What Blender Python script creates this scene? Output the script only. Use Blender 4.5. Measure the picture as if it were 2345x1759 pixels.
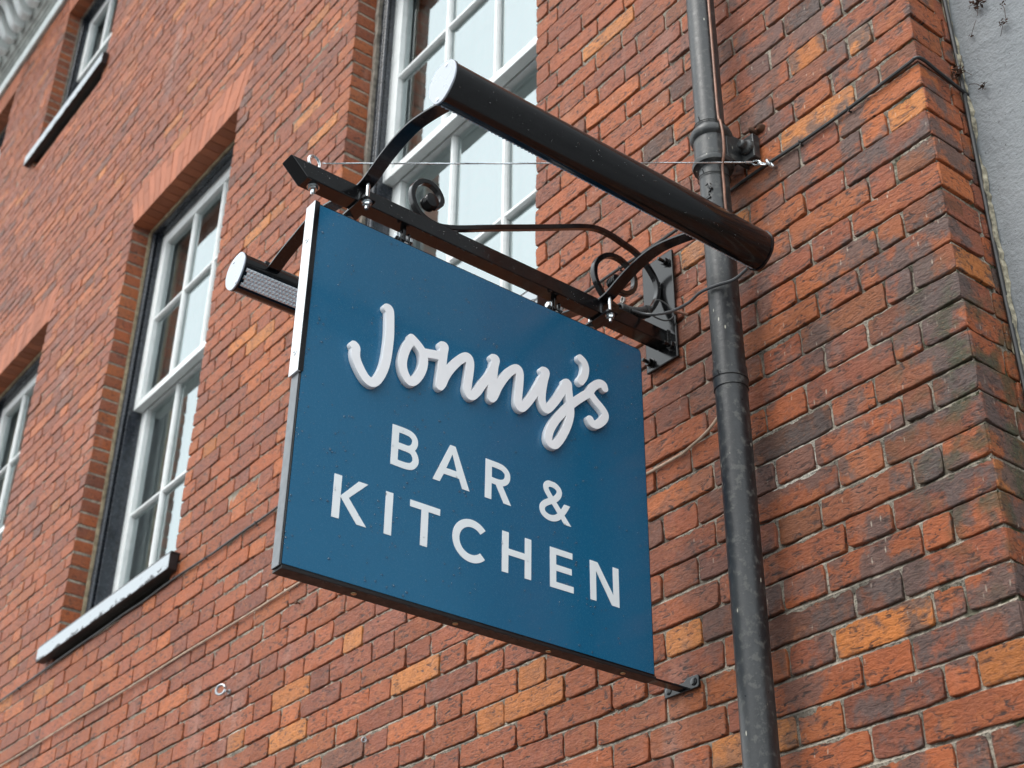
import bpy, bmesh, math, random
import numpy as np
from mathutils import Vector, Matrix
S = bpy.context.scene
for o in list(bpy.data.objects): bpy.data.objects.remove(o)
COL = S.collection
# ------------------------------------------------------------------ camera
cam = bpy.data.cameras.new('camera'); co = bpy.data.objects.new('camera', cam); COL.objects.link(co)
cam.sensor_fit = 'HORIZONTAL'; cam.sensor_width = 36.0; cam.lens = 3277.25 / 2345 * 36
cam.clip_start = 0.05; cam.clip_end = 2000
R0 = Vector((0.61119419, 0.79140578, 0.01088829)); R1 = Vector((-0.40768465, 0.32658239, -0.85272338)); R2 = Vector((-0.67840614, 0.51674059, 0.52224925))
M = Matrix((R0, -R1, -R2)).transposed().to_4x4(); M.translation = Vector((0, -2, 1.6)); co.matrix_world = M
cam.dof.use_dof = True; cam.dof.focus_distance = 2.9; cam.dof.aperture_fstop = 6.3
S.camera = co
# ------------------------------------------------------------------ sky, sun, exposure
SUN = Vector((-0.08, -0.62, 0.78)).normalized()
el = math.asin(SUN.z); az = math.atan2(SUN.x, SUN.y)
w = bpy.data.worlds.new('World'); S.world = w; w.use_nodes = True
nt = w.node_tree; nt.nodes.clear()
out = nt.nodes.new('ShaderNodeOutputWorld'); bg = nt.nodes.new('ShaderNodeBackground')
sky = nt.nodes.new('ShaderNodeTexSky'); sky.sky_type = 'NISHITA'; sky.sun_disc = False
sky.sun_elevation = el; sky.sun_rotation = az; sky.air_density = 1.0; sky.dust_density = 5.0; sky.ozone_density = 1.0
hs = nt.nodes.new('ShaderNodeHueSaturation'); hs.inputs['Saturation'].default_value = 0.30
nt.links.new(sky.outputs[0], hs.inputs['Color']); 
cl = nt.nodes.new('ShaderNodeMix'); cl.data_type = 'RGBA'; cl.inputs['Factor'].default_value = 0.86   # thick even cloud over the clear sky
cl.inputs[7].default_value = (12.6, 13.4, 13.8, 1); nt.links.new(hs.outputs[0], cl.inputs[6]); nt.links.new(cl.outputs[2], bg.inputs['Color'])
bg.inputs['Strength'].default_value = 0.13; nt.links.new(bg.outputs[0], out.inputs[0])
sl = bpy.data.lights.new('sun', 'SUN'); sl.energy = 1.1; sl.angle = math.radians(25); sl.color = (1.0, 0.965, 0.92)
so = bpy.data.objects.new('sun', sl); COL.objects.link(so); so.rotation_euler = (-SUN).to_track_quat('-Z', 'Y').to_euler()
S.view_settings.view_transform = 'Standard'; S.view_settings.look = 'None'; S.view_settings.gamma = 1.0
S.view_settings.exposure = 0.48
S.view_settings.use_curve_mapping = False

rnd = random.Random(7); rng = np.random.default_rng(11)
# ------------------------------------------------------------------ node helpers
class NT:
    def __init__(s, name):
        s.m = bpy.data.materials.new(name); s.m.use_nodes = True; s.t = s.m.node_tree; s.t.nodes.clear()
        s.out = s.n('ShaderNodeOutputMaterial'); s.tc = s.n('ShaderNodeTexCoord')
    def n(s, typ, **k):
        x = s.t.nodes.new(typ)
        for a, b in k.items(): setattr(x, a, b)
        return x
    def l(s, a, b): s.t.links.new(a, b)
    def co(s, scale=(1, 1, 1), rot=(0, 0, 0)):
        mp = s.n('ShaderNodeMapping'); mp.inputs['Scale'].default_value = scale; mp.inputs['Rotation'].default_value = rot
        s.l(s.tc.outputs['Object'], mp.inputs[0]); return mp.outputs[0]
    def noise(s, scale, detail=4, rough=.55, vec=None, dist=0):
        x = s.n('ShaderNodeTexNoise'); x.inputs['Scale'].default_value = scale; x.inputs['Detail'].default_value = detail
        x.inputs['Roughness'].default_value = rough; x.inputs['Distortion'].default_value = dist
        s.l(vec if vec is not None else s.tc.outputs['Object'], x.inputs['Vector']); return x.outputs['Fac']
    def vor(s, scale, feature='F1', vec=None):
        x = s.n('ShaderNodeTexVoronoi', feature=feature); x.inputs['Scale'].default_value = scale
        s.l(vec if vec is not None else s.tc.outputs['Object'], x.inputs['Vector']); return x.outputs['Distance']
    def ramp(s, v, a, b, ca=0.0, cb=1.0):
        x = s.n('ShaderNodeMapRange'); x.inputs['From Min'].default_value = a; x.inputs['From Max'].default_value = b
        x.inputs['To Min'].default_value = ca; x.inputs['To Max'].default_value = cb; s.l(v, x.inputs['Value']); return x.outputs[0]
    def math(s, op, a, b):
        x = s.n('ShaderNodeMath', operation=op)
        for i, v in enumerate((a, b)):
            if isinstance(v, (int, float)): x.inputs[i].default_value = v
            else: s.l(v, x.inputs[i])
        return x.outputs[0]
    def mix(s, f, a, b, mode='MIX'):
        x = s.n('ShaderNodeMix', data_type='RGBA', blend_type=mode)
        for sock, v in ((x.inputs['Factor'], f), (x.inputs[6], a), (x.inputs[7], b)):
            if isinstance(v, (int, float)): sock.default_value = v
            elif isinstance(v, tuple): sock.default_value = (*v, 1) if len(v) == 3 else v
            else: s.l(v, sock)
        return x.outputs[2]
    def bump(s, h, strength, dist, prev=None):
        x = s.n('ShaderNodeBump'); x.inputs['Strength'].default_value = strength; x.inputs['Distance'].default_value = dist
        s.l(h, x.inputs['Height'])
        if prev is not None: s.l(prev, x.inputs['Normal'])
        return x.outputs[0]
    def pr(s, base=None, rough=.5, metal=0, spec=.5, ior=1.5, coat=0, coatr=.05, nrm=None):
        p = s.n('ShaderNodeBsdfPrincipled')
        for sock, v in ((p.inputs['Base Color'], base), (p.inputs['Roughness'], rough), (p.inputs['Metallic'], metal)):
            if v is None: continue
            if isinstance(v, tuple): sock.default_value = (*v, 1)
            elif isinstance(v, (int, float)): sock.default_value = v
            else: s.l(v, sock)
        p.inputs['Specular IOR Level'].default_value = spec; p.inputs['IOR'].default_value = ior
        p.inputs['Coat Weight'].default_value = coat; p.inputs['Coat Roughness'].default_value = coatr
        if nrm is not None: s.l(nrm, p.inputs['Normal'])
        s.l(p.outputs[0], s.out.inputs['Surface']); return p

MAT = {}
def simple(name, base, rough=.5, metal=0, spec=.5, ior=1.5, coat=0, vary=.12, bump=0.0, bscale=120, nscale=30):
    t = NT(name)
    nz = t.noise(nscale, 3)
    c = t.mix(t.ramp(nz, .3, .7), tuple(v * (1 - vary) for v in base), tuple(min(1, v * (1 + vary)) for v in base))
    nr = t.bump(t.noise(bscale, 4), bump, .002) if bump else None
    r = t.ramp(t.noise(nscale * 2.3, 3), .3, .7, max(.02, rough * .8), min(1, rough * 1.2))
    t.pr(c, r, metal, spec, ior, coat, .05, nr); MAT[name] = t.m; return t.m

def m_brick():
    t = NT('brick')
    at = t.n('ShaderNodeVertexColor', layer_name='bcol')
    col = at.outputs['Color']; al = at.outputs['Alpha']
    # shift the texture per brick so no two bricks repeat
    cx = t.n('ShaderNodeCombineXYZ'); t.l(t.math('MULTIPLY', al, 37.0), cx.inputs[0]); t.l(t.math('MULTIPLY', al, 91.0), cx.inputs[1]); t.l(t.math('MULTIPLY', al, 53.0), cx.inputs[2])
    ad = t.n('ShaderNodeVectorMath', operation='ADD'); t.l(t.tc.outputs['Object'], ad.inputs[0]); t.l(cx.outputs[0], ad.inputs[1]); V = ad.outputs[0]
    big = t.noise(14, 4, .6, V); fine = t.noise(120, 5, .65, V)
    c = t.mix(t.ramp(big, .45, .75, 0, .55), col, t.mix(.45, col, (.20, .085, .066)))
    c = t.mix(t.ramp(t.noise(26, 3, .6, V), .56, .70), c, t.mix(.5, col, (.42, .135, .045)))
    c = t.mix(t.ramp(fine, .42, .75, .0, .45), c, t.mix(.6, c, (.05, .025, .02)))
    # soot and lime marks, heavier near the corner, where soot doubles as painted-in shade
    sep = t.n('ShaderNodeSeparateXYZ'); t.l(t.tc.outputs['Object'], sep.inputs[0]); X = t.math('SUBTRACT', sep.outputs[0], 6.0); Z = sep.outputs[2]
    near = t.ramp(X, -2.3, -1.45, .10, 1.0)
    soot_shade = t.ramp(t.noise(6.5, 7, .66), .49, .55)
    c = t.mix(t.math('MULTIPLY', t.math('MULTIPLY', soot_shade, near), .80), c, (.085, .070, .066))
    gz = t.math('MULTIPLY', t.ramp(Z, 3.3, 3.12), t.ramp(Z, 2.45, 2.75)); gx = t.ramp(X, -1.50, -1.25)
    moss = t.math('MULTIPLY', t.math('MULTIPLY', gz, gx), t.ramp(t.noise(16, 5, .6), .48, .60))
    c = t.mix(t.math('MULTIPLY', moss, .75), c, (.045, .055, .022))
    sp = t.ramp(t.vor(75, vec=t.co((1, 1, .28))), .16, .10)
    spm = t.math('MULTIPLY', sp, t.ramp(t.noise(9, 3), .50, .62))
    c = t.mix(t.math('MULTIPLY', spm, t.ramp(X, -2.8, -1.8, .1, .65)), c, (.55, .46, .36))
    gv = t.ramp(t.noise(5, 4, .6, t.co((1, 1, .35))), .58, .72)
    c = t.mix(t.math('MULTIPLY', gv, .22), c, (.42, .36, .33))
    # folded, creased face of a hand made brick
    d1 = t.noise(58, 6, .68, t.co((.62, 1, 1.75), (0, .5, 0)), dist=.9); d2 = t.noise(260, 3, .65); d3 = t.noise(150, 4, .65, t.co((.6, 1, 1.5), (0, .5, 0)))
    c = t.mix(t.math('MULTIPLY', t.ramp(d1, .475, .39), t.ramp(t.noise(13, 3, .5, V), .38, .54, .25, .95)), c, (.040, .020, .016))
    c = t.mix(t.ramp(d3, .56, .70, 0, .35), c, t.mix(.5, c, (.62, .26, .13)))
    b = t.bump(d1, 1.0, .0060); b = t.bump(d3, .8, .0022, b); b = t.bump(d2, .5, .0009, b)
    pits = t.ramp(t.vor(60, vec=V), .12, .02); b = t.bump(t.math('MULTIPLY', pits, -1.0), .35, .002, b)
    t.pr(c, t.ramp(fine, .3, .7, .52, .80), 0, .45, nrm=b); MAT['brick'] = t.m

def m_mortar():
    t = NT('mortar')
    n1 = t.noise(5, 5, .65); n2 = t.noise(160, 4, .7)
    c = t.mix(t.ramp(n1, .46, .62), (.47, .41, .33), (.22, .185, .15))
    for (qx, qz, qr) in ((-3.98, 3.50, .14), (-3.80, 3.44, .11), (-4.08, 3.12, .15), (-1.70, 2.98, .10)):
        vm = t.n('ShaderNodeVectorMath', operation='DISTANCE'); t.l(t.tc.outputs['Object'], vm.inputs[0]); vm.inputs[1].default_value = (qx + 6, .005, qz)
        c = t.mix(t.math('MULTIPLY', t.ramp(t.math('ADD', vm.outputs['Value'], t.math('MULTIPLY', t.noise(20, 3), .12)), qr + .06, qr + .02), .85), c, (.80, .74, .64))
    sep = t.n('ShaderNodeSeparateXYZ'); t.l(t.tc.outputs['Object'], sep.inputs[0])
    c = t.mix(t.math('MULTIPLY', t.ramp(t.noise(14, 4), .56, .68), .65), c, (.06, .05, .043))
    c = t.mix(t.ramp(n2, .45, .7, 0, .5), c, (.07, .06, .05))
    c = t.mix(t.math('MULTIPLY', t.ramp(sep.outputs[0], 4.5, 4.75), t.ramp(t.noise(20, 3), .5, .6)), c, (.05, .055, .025))
    b = t.bump(n2, .9, .004); b = t.bump(t.noise(45, 4), .6, .006, b)
    c = t.mix(t.ramp(t.noise(210, 5, .75), .52, .60, 0, .8), c, (.035, .030, .026)); c = t.mix(t.ramp(t.noise(160, 5, .75, t.co((1, 1, 1), (1, 0, 0))), .60, .66, 0, .7), c, (.60, .55, .46)); t.pr(c, .9, 0, .2, nrm=b); MAT['mortar'] = t.m

def m_gauge():
    t = NT('rubbed_brick')
    at = t.n('ShaderNodeVertexColor', layer_name='bcol')
    c = t.mix(t.ramp(t.noise(60, 4), .3, .7, 0, .5), at.outputs['Color'], (.30, .095, .048))
    c = t.mix(t.ramp(t.noise(6, 4, .6, t.co((1, 1, .3))), .5, .75, 0, .3), c, (.30, .11, .08))
    t.pr(c, .7, 0, .4, nrm=t.bump(t.noise(200, 3), .3, .001)); MAT['rubbed_brick'] = t.m

def m_black(name, base=(.003, .003, .0035), rough=.15):
    t = NT(name)
    nz = t.noise(55, 3, .5)
    t.pr(t.mix(t.ramp(nz, .4, .7), base, tuple(v * 1.8 for v in base)), t.ramp(t.noise(14, 4), .35, .7, rough * .6, rough * 1.7), 0, .5, 1.45, .15, .04, t.bump(t.noise(240, 2), .03, .0004)); MAT[name] = t.m

def m_pipe():
    t = NT('weathered_iron')
    n1 = t.noise(60, 5, .65); n2 = t.noise(9, 5, .6, t.co((1, 1, .25)))
    c = t.mix(t.ramp(n2, .40, .62), (.007, .008, .010), (.030, .032, .033))
    c = t.mix(t.ramp(n1, .53, .64, 0, .5), c, (.11, .11, .10))
    c = t.mix(t.math('MULTIPLY', t.ramp(t.vor(70, vec=t.co((1, 1, .3))), .12, .08), t.ramp(t.noise(12, 2), .52, .6)), c, (.42, .40, .33))
    b = t.bump(n1, .35, .002); b = t.bump(t.noise(260, 3), .3, .001, b)
    t.pr(c, t.ramp(n1, .3, .7, .26, .55), 0, .5, nrm=b); MAT['weathered_iron'] = t.m

def m_whitepaint():
    t = NT('white_paint')
    n = t.noise(18, 5, .6)
    c = t.mix(t.ramp(n, .5, .78, 0, .45), (.80, .82, .81), (.50, .52, .50))
    c = t.mix(t.ramp(t.noise(85, 5, .7), .67, .73, 0, .7), c, (.16, .13, .11))
    t.pr(c, .42, 0, .5, nrm=t.bump(t.noise(70, 4), .25, .002)); MAT['white_paint'] = t.m

def m_sill():
    t = NT('flaking_white_paint')
    sep = t.n('ShaderNodeSeparateXYZ'); t.l(t.tc.outputs['Generated'], sep.inputs[0])
    n = t.noise(26, 6, .7, t.co((.5, 1, 1)))
    th = t.math('ADD', n, t.ramp(sep.outputs[2], .0, .40, .13, -.03))
    c = t.mix(t.ramp(th, .615, .635), (.42, .46, .49), (.028, .028, .031))
    t.pr(c, .5, 0, .5, nrm=t.bump(th, .35, .003)); MAT['flaking_white_paint'] = t.m

def m_render():
    t = NT('painted_render')
    n1 = t.noise(38, 6, .68, t.co((1, 1, 1.0), (0, .5, 0))); n2 = t.noise(3, 5, .6)
    c = t.mix(t.ramp(n2, .35, .7), (.265, .280, .290), (.190, .204, .216))
    c = t.mix(t.ramp(t.noise(90, 5, .7), .62, .70, 0, .55), c, (.10, .11, .12))
    c = t.mix(t.ramp(t.noise(210, 2, .5), .70, .74, 0, .8), c, (.03, .03, .03))
    b = t.bump(n1, .9, .008); b = t.bump(t.noise(150, 4, .7), .8, .003, b)
    b = t.bump(t.ramp(t.noise(12, 4, .6, t.co((.6, 1, 1.4), (0, -.9, 0)), dist=1), .55, .62), .3, .003, b)
    t.pr(c, .72, 0, .4, nrm=b); MAT['painted_render'] = t.m

def m_blue():
    t = NT('blue_panel')
    n = t.noise(2.2, 3)
    c = t.mix(t.ramp(n, .35, .65), (.007, .112, .226), (.008, .121, .242))
    t.pr(c, t.ramp(t.noise(500, 2), .4, .6,   .20, .28), 0, .5, 1.5, .35, .10, t.bump(t.noise(900, 1), .03, .0004)); MAT['blue_panel'] = t.m

def m_glass():
    t = NT('window_glass')
    tr = t.n('ShaderNodeBsdfTransparent'); tr.inputs[0].default_value = (.93, .97, .97, 1)
    gl = t.n('ShaderNodeBsdfGlossy'); gl.inputs['Roughness'].default_value = 0.006; gl.inputs['Color'].default_value = (.90, .99, 1, 1)
    fr = t.n('ShaderNodeFresnel'); fr.inputs['IOR'].default_value = 4.2
    b = t.bump(t.noise(1.7, 2), .05, .02); t.l(b, gl.inputs['Normal']); t.l(b, fr.inputs['Normal'])
    mx = t.n('ShaderNodeMixShader'); t.l(fr.outputs[0], mx.inputs[0]); t.l(tr.outputs[0], mx.inputs[1]); t.l(gl.outputs[0], mx.inputs[2])
    t.l(mx.outputs[0], t.out.inputs[0]); MAT['window_glass'] = t.m
def m_water():
    t = NT('water')
    tr = t.n('ShaderNodeBsdfTransparent'); tr.inputs[0].default_value = (.96, .98, 1, 1)
    gl = t.n('ShaderNodeBsdfGlossy'); gl.inputs['Roughness'].default_value = 0.02
    fr = t.n('ShaderNodeFresnel'); fr.inputs['IOR'].default_value = 1.9
    t.l(t.bump(t.noise(50, 1), .01, .001), gl.inputs['Normal'])
    mx = t.n('ShaderNodeMixShader'); t.l(fr.outputs[0], mx.inputs[0]); t.l(tr.outputs[0], mx.inputs[1]); t.l(gl.outputs[0], mx.inputs[2])
    t.l(mx.outputs[0], t.out.inputs[0]); MAT['water'] = t.m
def m_paving():
    t = NT('paving')
    br = t.n('ShaderNodeTexBrick'); br.inputs['Scale'].default_value = 1.0; br.inputs['Brick Width'].default_value = .6; br.inputs['Row Height'].default_value = .45
    br.inputs['Mortar Size'].default_value = .008; br.inputs['Color1'].default_value = (.105, .10, .095, 1); br.inputs['Color2'].default_value = (.135, .13, .12, 1); br.inputs['Mortar'].default_value = (.08, .075, .07, 1)
    t.l(t.tc.outputs['Object'], br.inputs['Vector'])
    c = t.mix(t.ramp(t.noise(6, 5), .35, .7, 0, .5), br.outputs['Color'], (.07, .068, .065))
    t.pr(c, t.ramp(t.noise(3, 4), .4, .6, .3, .6), nrm=t.bump(t.noise(90, 4), .3, .003)); MAT['paving'] = t.m

m_brick(); m_mortar(); m_gauge(); m_black('gloss_black'); m_black('satin_black', (.004, .004, .005), .20); m_pipe(); m_whitepaint(); m_sill(); m_render(); m_blue(); m_glass(); m_water(); m_paving()
simple('aluminium', (.62, .64, .66), .32, .55, .5, vary=.06, bump=.05)
simple('aluminium_dull', (.15, .16, .17), .42, .4, .5, vary=.1, bump=.05)
simple('lamp_cap', (.40, .43, .48), .28, .25, .5, coat=.25, vary=.04, nscale=6)
simple('dark_steel', (.36, .38, .40), .35, .9, .5, vary=.2, bump=.2)
simple('zinc_steel', (.62, .66, .68), .22, .95, .5, vary=.12, bump=.1)
simple('brassy_steel', (.50, .40, .24), .3, .9, .5, vary=.2)
simple('letter_white', (.93, .93, .95), .38, 0, .5, vary=.02, bump=.05)
simple('vinyl_white', (.84, .88, .90), .45, 0, .4, vary=.02)
simple('old_black_paint', (.022, .026, .034), .25, 0, .5, vary=.5, bump=.35, bscale=60, nscale=40)
simple('dull_black', (.010, .010, .011), .5, 0, .4, vary=.3)
simple('black_paint', (.012, .012, .014), .35, 0, .5, vary=.4, bump=.4, bscale=60)
simple('mastic', (.36, .29, .19), .85, 0, .3, vary=.4, bump=.9, bscale=90, nscale=35)
simple('corner_mortar', (.30, .27, .20), .9, 0, .3, vary=.7, bump=.9, bscale=120, nscale=70)
simple('cement_fillet', (.27, .24, .20), .9, 0, .3, vary=.45, bump=.9, bscale=90, nscale=35)
simple('cable_black', (.022, .022, .022), .42, 0, .5, vary=.3, bump=.2)
simple('cable_grey', (.060, .062, .066), .38, 0, .5, vary=.15)
simple('cable_cream', (.46, .33, .24), .6, 0, .4, vary=.3, bump=.3)
simple('cable_copper', (.20, .095, .060), .42, .2, .5, vary=.25, bump=.2)
simple('lens_plastic', (.74, .78, .82), .12, .25, .8, 1.6, .6, vary=.05)
simple('cornice_stone', (.50, .52, .49), .75, 0, .3, vary=.25, bump=.4, nscale=8)
simple('cornice_white', (.70, .74, .73), .6, 0, .4, vary=.12, bump=.3, nscale=8)
simple('interior_paint', (.56, .62, .60), .7, 0, .3, vary=.05)
simple('curtain_cloth', (.84, .87, .85), .9, 0, .2, vary=.04)
simple('blind_fabric', (.40, .44, .43), .9, 0, .2, vary=.06)
simple('asphalt', (.045, .045, .047), .7, 0, .4, vary=.3, bump=.6)
simple('kerb_granite', (.28, .27, .26), .7, 0, .4, vary=.25, bump=.4)
simple('rusty_iron', (.10, .045, .025), .8, .2, .3, vary=.5, bump=.8)
simple('dead_leaf', (.055, .028, .018), .9, 0, .2, vary=.5, bump=.5)
simple('grey_plastic', (.33, .31, .29), .6, 0, .4, vary=.1)
simple('wall_core', (.22, .18, .15), .95, 0, .2)

# ------------------------------------------------------------------ mesh helpers
class MB:
    def __init__(s): s.v = []; s.f = []; s.mi = []
    def add(s, vs, fs, mi=0):
        n = len(s.v); s.v += [tuple(v) for v in vs]; s.f += [tuple(i + n for i in f) for f in fs]; s.mi += [mi] * len(fs); return s
    def box(s, x0, x1, y0, y1, z0, z1, mi=0, front=None):
        x0, x1 = min(x0, x1), max(x0, x1); y0, y1 = min(y0, y1), max(y0, y1); z0, z1 = min(z0, z1), max(z0, z1)
        v = [(x0, y0, z0), (x1, y0, z0), (x1, y1, z0), (x0, y1, z0), (x0, y0, z1), (x1, y0, z1), (x1, y1, z1), (x0, y1, z1)]
        f = [(0, 3, 2, 1), (4, 5, 6, 7), (0, 1, 5, 4), (1, 2, 6, 5), (2, 3, 7, 6), (3, 0, 4, 7)]
        n = len(s.mi); s.add(v, f, mi)
        if front is not None: s.mi[n + 2] = front
        return s
    def prism(s, pts, axis, a, b, mi=0):
        """closed 2D outline pts extruded along axis from a to b; axis 0: pts=(y,z); 1: (x,z); 2: (x,y)"""
        def P(p, t): return (t, p[0], p[1]) if axis == 0 else ((p[0], t, p[1]) if axis == 1 else (p[0], p[1], t))
        n = len(pts); v = [P(p, a) for p in pts] + [P(p, b) for p in pts]
        f = [tuple(range(n)), tuple(range(2 * n - 1, n - 1, -1))] + [(i, i + n, (i + 1) % n + n, (i + 1) % n) for i in range(n)]
        return s.add(v, f, mi)
    def sweep(s, path, prof, up=None, closed=False, mi=0, cap=True, scale=None):
        P = [Vector(p) for p in path]; n = len(P); m = len(prof); vs = []; prevn = None
        for i, p in enumerate(P):
            a = P[(i - 1) % n] if (i or closed) else P[0]; b = P[(i + 1) % n] if (i < n - 1 or closed) else P[-1]
            t = (b - a).normalized()
            if up is not None: nn = Vector(up)
            else:
                if prevn is None: nn = Vector((0, 0, 1)) if abs(t.z) < .9 else Vector((1, 0, 0))
                else: nn = prevn
            nn = (nn - t * nn.dot(t)).normalized(); prevn = nn; bb = t.cross(nn); k = scale[i] if scale else 1
            for (u, v) in prof: vs.append(p + nn * (u * k) + bb * (v * k))
        fs = []
        for i in range(n if closed else n - 1):
            j = (i + 1) % n
            for q in range(m): r = (q + 1) % m; fs.append((i * m + q, i * m + r, j * m + r, j * m + q))
        if cap and not closed: fs.append(tuple(range(m - 1, -1, -1))); fs.append(tuple((n - 1) * m + q for q in range(m)))
        return s.add(vs, fs, mi)
    def tube(s, path, r, seg=10, **k):
        return s.sweep(path, [(r * math.cos(2 * math.pi * i / seg), r * math.sin(2 * math.pi * i / seg)) for i in range(seg)], **k)
    def cyl(s, a, b, r, seg=20, mi=0): return s.tube([a, b], r, seg, mi=mi)
    def lathe(s, base, axis, prof, seg=24, mi=0):
        """prof: list of (t, r) along axis direction"""
        A = Vector(axis).normalized(); n = Vector((0, 0, 1)) if abs(A.z) < .9 else Vector((1, 0, 0)); n = (n - A * n.dot(A)).normalized(); b = A.cross(n); B = Vector(base)
        vs = []; fs = []
        for (t, r) in prof:
            for i in range(seg): th = 2 * math.pi * i / seg; vs.append(B + A * t + (n * math.cos(th) + b * math.sin(th)) * max(r, 1e-5))
        for j in range(len(prof) - 1):
            for i in range(seg): k = (i + 1) % seg; fs.append((j * seg + i, j * seg + k, (j + 1) * seg + k, (j + 1) * seg + i))
        fs.append(tuple(range(seg - 1, -1, -1))); fs.append(tuple((len(prof) - 1) * seg + i for i in range(seg)))
        return s.add(vs, fs, mi)
    def hexnut(s, base, axis, r, h, mi=0):
        A = Vector(axis).normalized()
        s.lathe(base, axis, [(0, r * .93), (h * .12, r), (h * .85, r), (h, r * .88)], 6, mi)
        return s
    def torus(s, c, n, R, r, seg=28, mi=0, arc=1.0, start=0):
        N = Vector(n).normalized(); a = Vector((0, 0, 1)) if abs(N.z) < .9 else Vector((1, 0, 0)); a = (a - N * a.dot(N)).normalized(); b = N.cross(a); C0 = Vector(c)
        k = int(seg * arc) + (0 if arc >= 1 else 1)
        path = [C0 + (a * math.cos(start + 2 * math.pi * i / seg) + b * math.sin(start + 2 * math.pi * i / seg)) * R for i in range(k)]
        return s.tube(path, r, 8, closed=arc >= 1, mi=mi)
ORG = [Vector((0, 0, 0))]
def build(name, mb, mats, parent=None, bevel=0, smooth=False, bseg=2, autosmooth=True):
    me = bpy.data.meshes.new(name); org = ORG[0]
    me.from_pydata([(v[0] - org.x, v[1] - org.y, v[2] - org.z) for v in mb.v], [], mb.f)
    if isinstance(mats, str): mats = [mats]
    for m in mats: me.materials.append(MAT[m])
    if len(mats) > 1: me.polygons.foreach_set('material_index', mb.mi)
    bm = bmesh.new(); bm.from_mesh(me); (bmesh.ops.recalc_face_normals(bm, faces=bm.faces) if name != 'glass_pane' else None); bm.to_mesh(me); bm.free()
    if smooth:
        me.polygons.foreach_set('use_smooth', [True] * len(me.polygons))
        try: me.set_sharp_from_angle(angle=math.radians(38))
        except Exception: pass
    o = bpy.data.objects.new(name, me); COL.objects.link(o)
    if parent is not None: o.parent = parent
    elif org.length: o.location = org
    if bevel:
        b = o.modifiers.new('bevel', 'BEVEL'); b.width = bevel; b.segments = bseg; b.limit_method = 'ANGLE'; b.angle_limit = math.radians(35)
        b.harden_normals = False
    return o
def thing(name, loc, label, cat, group=None):
    o = bpy.data.objects.new(name, None); COL.objects.link(o); o.location = loc; o.empty_display_size = .05
    o['label'] = label; o['category'] = cat
    if group: o['group'] = group
    ORG[0] = Vector(loc); return o
def tag(o, label, cat, group=None):
    o['label'] = label; o['category'] = cat
    if group: o['group'] = group
    return o
def done(): ORG[0] = Vector((0, 0, 0))
def catmull(P, n=8, closed=False):
    P = [np.array(p, float) for p in P]; out = []; N = len(P)
    for i in range(N if closed else N - 1):
        p0 = P[(i - 1) % N] if (i or closed) else 2 * P[0] - P[1]; p1 = P[i]; p2 = P[(i + 1) % N]; p3 = P[(i + 2) % N] if (i + 2 < N or closed) else 2 * P[-1] - P[-2]
        for k in range(n):
            t = k / n; out.append(.5 * ((2 * p1) + (-p0 + p2) * t + (2 * p0 - 5 * p1 + 4 * p2 - p3) * t * t + (-p0 + 3 * p1 - 3 * p2 + p3) * t ** 3))
    if not closed: out.append(P[-1])
    return [tuple(p) for p in out]
def rrect(w, h, r=.001): # rounded rectangle section
    a, b = w / 2, h / 2; return [(-a + r, -b), (a - r, -b), (a, -b + r), (a, b - r), (a - r, b), (-a + r, b), (-a, b - r), (-a, -b + r)]
def vnoise(x, y, seed=0):
    x = np.asarray(x, float); y = np.asarray(y, float)
    xi = np.floor(x); yi = np.floor(y); fx = x - xi; fy = y - yi; fx = fx * fx * (3 - 2 * fx); fy = fy * fy * (3 - 2 * fy)
    def h(a, b): v = np.sin(a * 127.1 + b * 311.7 + seed * 74.7) * 43758.5453; return v - np.floor(v)
    return (h(xi, yi) * (1 - fx) + h(xi + 1, yi) * fx) * (1 - fy) + (h(xi, yi + 1) * (1 - fx) + h(xi + 1, yi + 1) * fx) * fy * 1.0

# ------------------------------------------------------------------ the brick house
CR = .067; ZB = 2.747; XR = -1.237; XL = -11.2; ZTOP = 9.75; RET = .152
OPEN = [ # x0, x1, z0 (course under the sill), z1 head, arch top
    (-3.690, -2.525, ZB + 15 * CR, 6.130, ZB + 54 * CR),
    (-5.860, -4.728, ZB + 15 * CR, 6.130, ZB + 54 * CR),
    (-8.105, -6.980, ZB + 15 * CR, 6.130, ZB + 54 * CR),
    (-8.130, -6.975, ZB + 78 * CR, 9.500, 9.745),
    (-10.34, -9.190, ZB + 78 * CR, 9.500, 9.745)]
house = thing('brick_house', (-6, 0, 0), 'old red brick house with white sash windows and a stone cornice', 'house')
BC = [((.345, .094, .032), 44), ((.300, .084, .038), 23), ((.250, .076, .042), 12), ((.400, .116, .034), 14), ((.49, .170, .042), 1.5), ((.175, .068, .044), 2)]
BW = np.array([b for _, b in BC], float); BW /= BW.sum()
ORANGE = [(-1.388, 3.929), (-1.29, 3.655), (-1.517, 3.789), (-3.373, 3.096), (-3.002, 2.885), (-2.898, 2.818), (-3.709, 2.896), (-2.023, 2.701), (-1.924, 2.464), (-2.491, 4.89), (-2.469, 4.625), (-2.35, 4.422), (-2.09, 4.57), (-3.82, 5.42), (-3.999, 5.614), (-4.424, 5.199), (-4.14, 4.575), (-1.899, 3.654), (-2.389, 4.758)]
ALL_V = []; ALL_F = []; ALL_C = []; nv = [0]; vb = 0
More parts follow.
